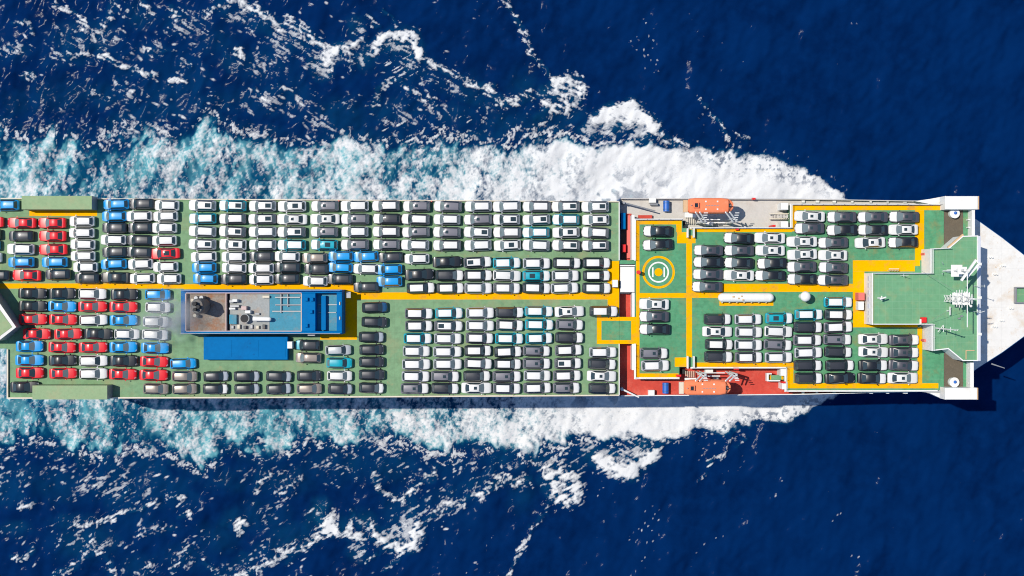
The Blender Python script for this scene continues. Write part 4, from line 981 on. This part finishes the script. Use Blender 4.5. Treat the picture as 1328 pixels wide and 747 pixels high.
def car(px, py, heading, code, label, group):
    global NCAR
    NCAR += 1
    pc, kind, hd, rf, sr, _ = CODE[code]
    X, Y = U(px + rng.gauss(0, .35), py, Z0 + .75)
    root = bpy.data.objects.new(NAME[kind], None); col.objects.link(root)
    root.location = (X, Y, Z0 + .004)
    root.rotation_euler = (0, 0, (0 if heading == 'R' else math.pi) + math.radians(rng.gauss(0, 1.1)))
    root.scale = (rng.uniform(.965, 1.025), rng.uniform(.975, 1.02), rng.uniform(.97, 1.03))
    tag(root, label, 'car', group)
    c = CM[kind]; g = M['glass_pale'] if (pc in ('white', 'silver', 'lightgrey', 'taupe', 'red', 'blue') and rng.random() < .8) or (hd == 'film' and rng.random() < (.9 if heading == 'L' else .12)) else M['glass']  # glare-coloured glass mostly on left-facing filmed cars: painted sky reflection
    part('body', c['body'], P[pc], root)
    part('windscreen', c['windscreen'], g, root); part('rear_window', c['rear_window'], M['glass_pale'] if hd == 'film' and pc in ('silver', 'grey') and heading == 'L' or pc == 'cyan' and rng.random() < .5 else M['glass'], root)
    part('side_window', c['side_window_a'], M['glass'], root); part('side_window', c['side_window_b'], M['glass'], root)
    for x, y in c['_wheels']: part('wheel', c['wheel'], M['tyre'], root, (x, y, .325))
    part('headlight', c['headlight_a'], M['lamp'], root); part('headlight', c['headlight_b'], M['lamp'], root)
    if hd: part('hood_cover', c['hood_film'], TH[hd], root)
    if rf: part('roof_cover', c['roof_film'], TH[rf], root)
    if sr: part('sunroof', c[sr], M['glass'], root)
def block(where, group, cols):
    """cols: list of (heading, [(px, py, code), ...]) from left to right, each from top to bottom"""
    for ci, (hd, lst) in enumerate(cols):
        for ri, (x, y, cd) in enumerate(lst):
            pos = 'topmost' if ri == 0 else ORD[ri] + ' down'
            h2 = hd
            if cd[0] in '<>' : h2 = 'L' if cd[0] == '<' else 'R'; cd = cd[1:]
            lb = '%s, %s in %s column, %s' % (CODE[cd][5], pos, FIRST[ci], where) if len(cols) > 1 else '%s, %s in %s' % (CODE[cd][5], pos, where)
            car(x, y, h2, cd, lb, group)

block('upper stern block', 'cars parked at the stern above the yellow line', [
 ('L', [(8, 266, 'U'), (-14, 287, 'R'), (-14, 305, 'K'), (-16, 316, 'U'), (-14, 333, 'W'), (-5, 357, 'K')][:1] + [(-14, 288, 'R'), (-15, 304, 'K'), (-16, 318, 'U'), (-14, 334, 'W'), (-4, 357, 'K')]),
 ('L', [(28, 289, 'R'), (27, 306, 'K'), (27.5, 323, 'w'), (28, 340, 'U'), (34.7, 357, 'R')]),
 ('L', [(67.3, 289, 'R'), (68, 306, 'R'), (69, 323.5, 'R'), (71, 340, 'U'), (75, 356, 'K')]),
 ('L', [(106, 287, 'W'), (106.5, 302, 'W'), (107, 317, 'W'), (107.5, 332, 'W'), (110.5, 346.5, 'W'), (113, 361, 'K')]),
 ('L', [(150.4, 265, 'U'), (148, 280.5, 'U'), (148, 295.5, 'K'), (148, 311, 'W'), (148.5, 327, 'K'), (147.5, 342.5, 'U'), (150, 360, 'N')]),
 ('L', [(183.5, 264.5, 'K'), (181.3, 280.5, 'W'), (182, 295.5, 'K'), (181, 311.5, 'K'), (181, 327, 'K'), (182, 342.5, 'W'), (185, 361, 'W')]),
 ('L', [(216, 266.5, 'W'), (215, 280.5, 'W'), (214, 295.5, 'W'), (213, 312, 'W'), (213.6, 328.7, 'r'), (215.5, 346, 'W'), (219.3, 361.5, 'W')])])

xt_ = [(262.6, 301.4, 339.8, 378.3, 421.5, 460.4, 500.5, 540, 580.5, 619.8, 657.3, 696, 734, 771.4)]
ycol = [266.5, 283.4, 300, 316.8]
rows4 = ['S c S p H w f H H F F f s S'.split(), 'C f s P P H h f F H S S C p'.split(), 'F s F s H F f H H S f C p f'.split(), 'S p F C o H H F f F p F s s'.split()]
dxs = [0, 0, 0.5, 0, -.5, 0, .5, -.8, -1, 0, .3, -.5, 0, .6]
block('upper midship block', 'cars parked in four rows along the upper rail', [
 ('L', [(xt_[0][i] + [0, dxs[i] * .7, dxs[i], dxs[i] * 1.4][r_], ycol[r_] + [0, .3, .6, .9, .7, .6, .4, .9, 1.2, 1.2, 1.2, 1.4, 1.4, 1.6][i], rows4[r_][i]) for r_ in range(4)]) for i in range(14)])
block('block above yellow line', 'cars parked in three rows above the yellow line', [
 ('L', [(264, 333, 'W'), (264.5, 347, 'U'), (266, 361.5, 'U')]),
 ('L', [(303.4, 333, 'W'), (304, 347.5, 'W'), (303.7, 362, 'K')]),
 ('L', [(339.5, 332.7, 'K'), (338.5, 347.7, 'W'), (339, 362.5, 'W')]),
 ('L', [(372.5, 332.7, 'W'), (373, 347, 'K'), (372, 361.5, 'K')]),
 ('L', [(408, 334.5, 'T'), (410.4, 348.8, 'K'), (408.6, 364.5, 'W')]),
 ('L', [(442.3, 332.5, 'U'), (441.8, 347, 'U'), (441, 362, 'K')]),
 ('L', [(474.6, 332.7, 'U'), (475, 348.6, 'W'), (475.5, 372.4, 'K')]),
 ('L', [(506.5, 333.6, 'K'), (505.5, 349.4, 'U'), (505, 364.8, 'U')]),
 ('R', [(541, 335.5, '<W'), (544.5, 356, 'N'), (546, 373.4, 'd')]),
 ('R', [(580.4, 339.6, 'N'), (582.6, 357, 'h'), (583, 373.6, 'd')]),
 ('R', [(619.4, 340, 's'), (620, 357, 'd'), (620, 373.6, 'F')]),
 ('R', [(657, 341, 'C'), (657, 357.4, 'w'), (657, 373.6, 'f')]),
 ('R', [(695.4, 341.5, 'F'), (695.4, 357.8, 'o'), (696, 373.5, 'd')]),
 ('R', [(734.8, 341, 'd'), (733, 357.5, 'F'), (733, 373.6, 'F')]),
 ('R', [(773.2, 341, 'd'), (773.2, 357.5, 'd'), (773.2, 373.6, 'd')])])

block('lower midship block', 'cars parked in columns below the yellow line', [
 ('R', [(543, 406.5, 'f'), (543, 422.6, 'f'), (541.3, 438.8, 'C'), (540, 455.3, 'F'), (539.6, 472.3, 'F'), (538.6, 488, 'F'), (538, 503.6, 'H')]),
 ('R', [(582.7, 406, 'C'), (582, 422.6, 's'), (581, 439, 'F'), (580.8, 456, 'F'), (580.5, 472, 'F'), (577, 488, 'H'), (577, 503.6, 'h')]),
 ('R', [(622.4, 405.7, 'F'), (622.4, 422.2, 'F'), (622, 438.4, 'f'), (620, 454.7, 'd'), (620, 471.4, 'f'), (618, 487.6, 'h'), (618, 503, 'P')]),
 ('R', [(661, 405, 'h'), (661, 421.6, 'f'), (660, 439, 'C'), (658.3, 456, 'd'), (658, 472, 'd'), (657, 488, 'H'), (657, 503.5, 'f')]),
 ('R', [(699, 403.7, 'C'), (699, 421, 'C'), (698.6, 438.6, 'C'), (696, 455, 'H'), (696, 471.3, 'H'), (696.6, 487, 'F'), (696.6, 503, 'f')]),
 ('R', [(737.8, 404, 'P'), (738, 421, 'H'), (738.5, 437.8, 'h'), (737, 454, 'f'), (735.8, 471, 's'), (735, 487, 'f'), (734.4, 503, 'H')]),
 ('R', [(782, 403.7, 'd'), (781.7, 456.7, 'F'), (780.7, 472, 'h'), (780, 487.6, 'P'), (780.7, 503.5, 'h')])])

block('lower stern block', 'cars parked at the stern below the yellow line', [
 ('R', [(42, 380.6, 'k'), (42, 397, 'k'), (43, 414, 'R'), (47.7, 433, 'R'), (38, 449, 'u'), (38, 467, 'u'), (38, 483.5, 'R'), (31, 502, 'k')]),
 ('R', [(81, 380.6, 'k'), (81, 397.3, 'u'), (81.4, 414.3, 'R'), (88.5, 433, 'R'), (80, 450.4, 'R'), (81.4, 467.4, 'k'), (81, 484.3, 'R')]),
 ('R', [(120, 381.2, 'w'), (120.3, 397.6, 'R'), (121, 415, 'w'), (127.5, 433, 'k'), (121, 450.4, 'R'), (121, 467.8, 'w'), (121, 484.6, 'w')]),
 ('R', [(161.4, 382, 'k'), (160, 398, 'R'), (160.7, 415.3, 'u'), (164.4, 433.3, 'W'), (159.6, 450.2, 'u'), (160, 468, 'k'), (159, 485.4, 'R')]),
 ('R', [(204.6, 382, 'U'), (205, 398.6, 'W'), (201.4, 417.2, 'W'), (201, 434, 'W'), (201, 451.3, 'u'), (199.8, 469, 'R'), (199.3, 486.4, 'R'), (202, 504.2, 'T')])])
block('block along lower rail', 'cars parked along the lower rail', [
 ('R', [(237, 471.5, 'U'), (240, 488, 'T'), (240, 504.2, 'T')]),
 ('R', [(279.4, 488, 'D'), (279.4, 504.2, 'E')]), ('R', [(320, 488, 'D'), (320, 504.2, 'D')]), ('R', [(361.5, 488, 'D'), (361.3, 504.2, 'D')]),
 ('R', [(398.7, 447.5, '<o2'), (399.8, 464, '<T'), (401, 487.3, 'K'), (401, 504, 'T')]),
 ('R', [(439.2, 454, 'L'), (440, 470.6, 'O'), (440, 487.3, 'W'), (441, 504.2, 'D')]),
 ('R', [(485.5, 398.6, 'n2'), (485, 417.5, 'K'), (482, 437, 'D'), (482, 453.4, 'K'), (482, 469.3, 'K'), (482, 486, 'K'), (482, 503, 'E')])])

block('column above helipad', 'cars beside the helipad marking', [('L', [(853.6, 299.8, 'B'), (853.6, 317.2, 'B')])])
block('column below helipad', 'cars beside the helipad marking', [('L', [(848.5, 394.5, 'P'), (849, 410.5, 'G'), (849, 427, 'B'), (848.7, 458, '>H'), (849.7, 474, '>F')])])
block('upper forward block', 'cars on the upper half of the forward deck', [
 ('L', [(918.7, 324.6, 'G'), (918.7, 340, 'B'), (918.7, 355.8, 'G'), (917.7, 372, 'G')]),
 ('L', [(958.3, 309, 'B'), (959, 324.8, 'G'), (959, 341, 'B'), (958, 357, 'P')]),
 ('L', [(999, 308.6, 'P'), (999, 324.8, 'P'), (1000.5, 341.5, 'B'), (999, 357.4, 'B')]),
 ('L', [(1050.3, 280.6, 'P'), (1050.7, 296, 'G'), (1039.5, 313.4, 'P'), (1040, 330, 'P'), (1040.3, 346, 'G'), (1040.5, 362, 'B')]),
 ('L', [(1092, 281.5, 'G'), (1092.4, 298.2, 'B'), (1081, 314.7, 'G'), (1080, 331, 'P'), (1080.5, 347, 'G'), (1080.3, 363.2, 'G')]),
 ('L', [(1132, 281.5, 'G'), (1132, 298.2, 'B'), (1128.5, 314.6, 'P')]),
 ('L', [(1172.6, 281.3, 'G'), (1172, 297.8, 'P'), (1171.5, 314.3, 'B')])])
block('lower forward block', 'cars on the lower half of the forward deck', [
 ('R', [(930, 413.8, 'h'), (930.5, 430, 'P'), (932, 446.7, 'd'), (931, 462.7, 'h')]),
 ('R', [(970, 414, 'F'), (970, 430.6, 'F'), (970, 447.3, 'F'), (971, 463.3, 'f')]),
 ('R', [(1009.8, 412.6, 'o'), (1009.3, 430, 'w'), (1008.5, 447, 'H'), (1009.3, 463.4, 'F')]),
 ('R', [(1048.6, 407.8, 'C'), (1047.4, 424.2, 'h'), (1047, 441, 'f'), (1048.4, 457.2, 'F'), (1047, 473.8, 'h'), (1048.6, 490.4, 'h')]),
 ('R', [(1087, 391.8, 'C'), (1087.5, 408, 'd'), (1087.5, 424.2, 'f'), (1085.5, 440.2, 'H'), (1086.6, 456.4, 'h'), (1088.8, 473.8, 'h'), (1089, 490.6, 'N')]),
 ('R', [(1132, 439.7, 'P'), (1133, 456.4, 'P'), (1132.7, 473.8, 'B'), (1130.5, 490.6, 'B')]),
 ('R', [(1172.3, 440.8, 'G'), (1172.3, 457.2, 'G'), (1171.8, 473.8, 'G'), (1170.8, 490.2, 'P')])])
print('cars', NCAR)

# ------------------------------------------------------------------ funnel smoke drifting over the aft cars
def smoke():
    m = bpy.data.materials.new('exhaust_smoke'); m.use_nodes = True
    n = m.node_tree.nodes; l = m.node_tree.links; n.remove(n['Principled BSDF'])
    pv = n.new('ShaderNodeVolumePrincipled'); pv.inputs['Color'].default_value = (.80, .82, .86, 1); pv.inputs['Anisotropy'].default_value = .0
    tc = n.new('ShaderNodeTexCoord'); ns = n.new('ShaderNodeTexNoise'); ns.inputs['Scale'].default_value = .45; ns.inputs['Detail'].default_value = 4
    l.new(tc.outputs['Object'], ns.inputs['Vector'])
    ln = n.new('ShaderNodeVectorMath'); ln.operation = 'LENGTH'
    dv = n.new('ShaderNodeVectorMath'); dv.operation = 'DIVIDE'; dv.inputs[1].default_value = (6.6, 4.6, 1.7)
    l.new(tc.outputs['Object'], dv.inputs[0]); l.new(dv.outputs[0], ln.inputs[0])
    r1 = n.new('ShaderNodeMapRange'); r1.inputs[1].default_value = .2; r1.inputs[2].default_value = 1.0; r1.inputs[3].default_value = 1; r1.inputs[4].default_value = 0
    l.new(ln.outputs['Value'], r1.inputs[0])
    r2 = n.new('ShaderNodeMapRange'); r2.inputs[1].default_value = .38; r2.inputs[2].default_value = .68; l.new(ns.outputs['Fac'], r2.inputs[0])
    mu = n.new('ShaderNodeMath'); mu.operation = 'MULTIPLY'; l.new(r1.outputs[0], mu.inputs[0]); l.new(r2.outputs[0], mu.inputs[1])
    m2 = n.new('ShaderNodeMath'); m2.operation = 'MULTIPLY'; l.new(mu.outputs[0], m2.inputs[0]); m2.inputs[1].default_value = .95
    l.new(m2.outputs[0], pv.inputs['Density']); l.new(pv.outputs[0], n['Material Output'].inputs['Volume'])
    X, Y = U(217, 414, 33)
    bm = bmesh.new(); bmesh.ops.create_icosphere(bm, subdivisions=3, radius=1.0)
    for v in bm.verts: v.co = Vector((v.co.x * 6.8, v.co.y * 4.8, v.co.z * 1.75))
    me = bpy.data.meshes.new('smoke'); bm.to_mesh(me); bm.free()
    o = link('smoke', me, m); o.location = (X, Y, 33.2); o.rotation_euler = (0, 0, math.radians(28))
    tag(o, 'thin pale exhaust smoke drifting from the funnel over the aft cars', 'smoke', None, 'stuff')
smoke()
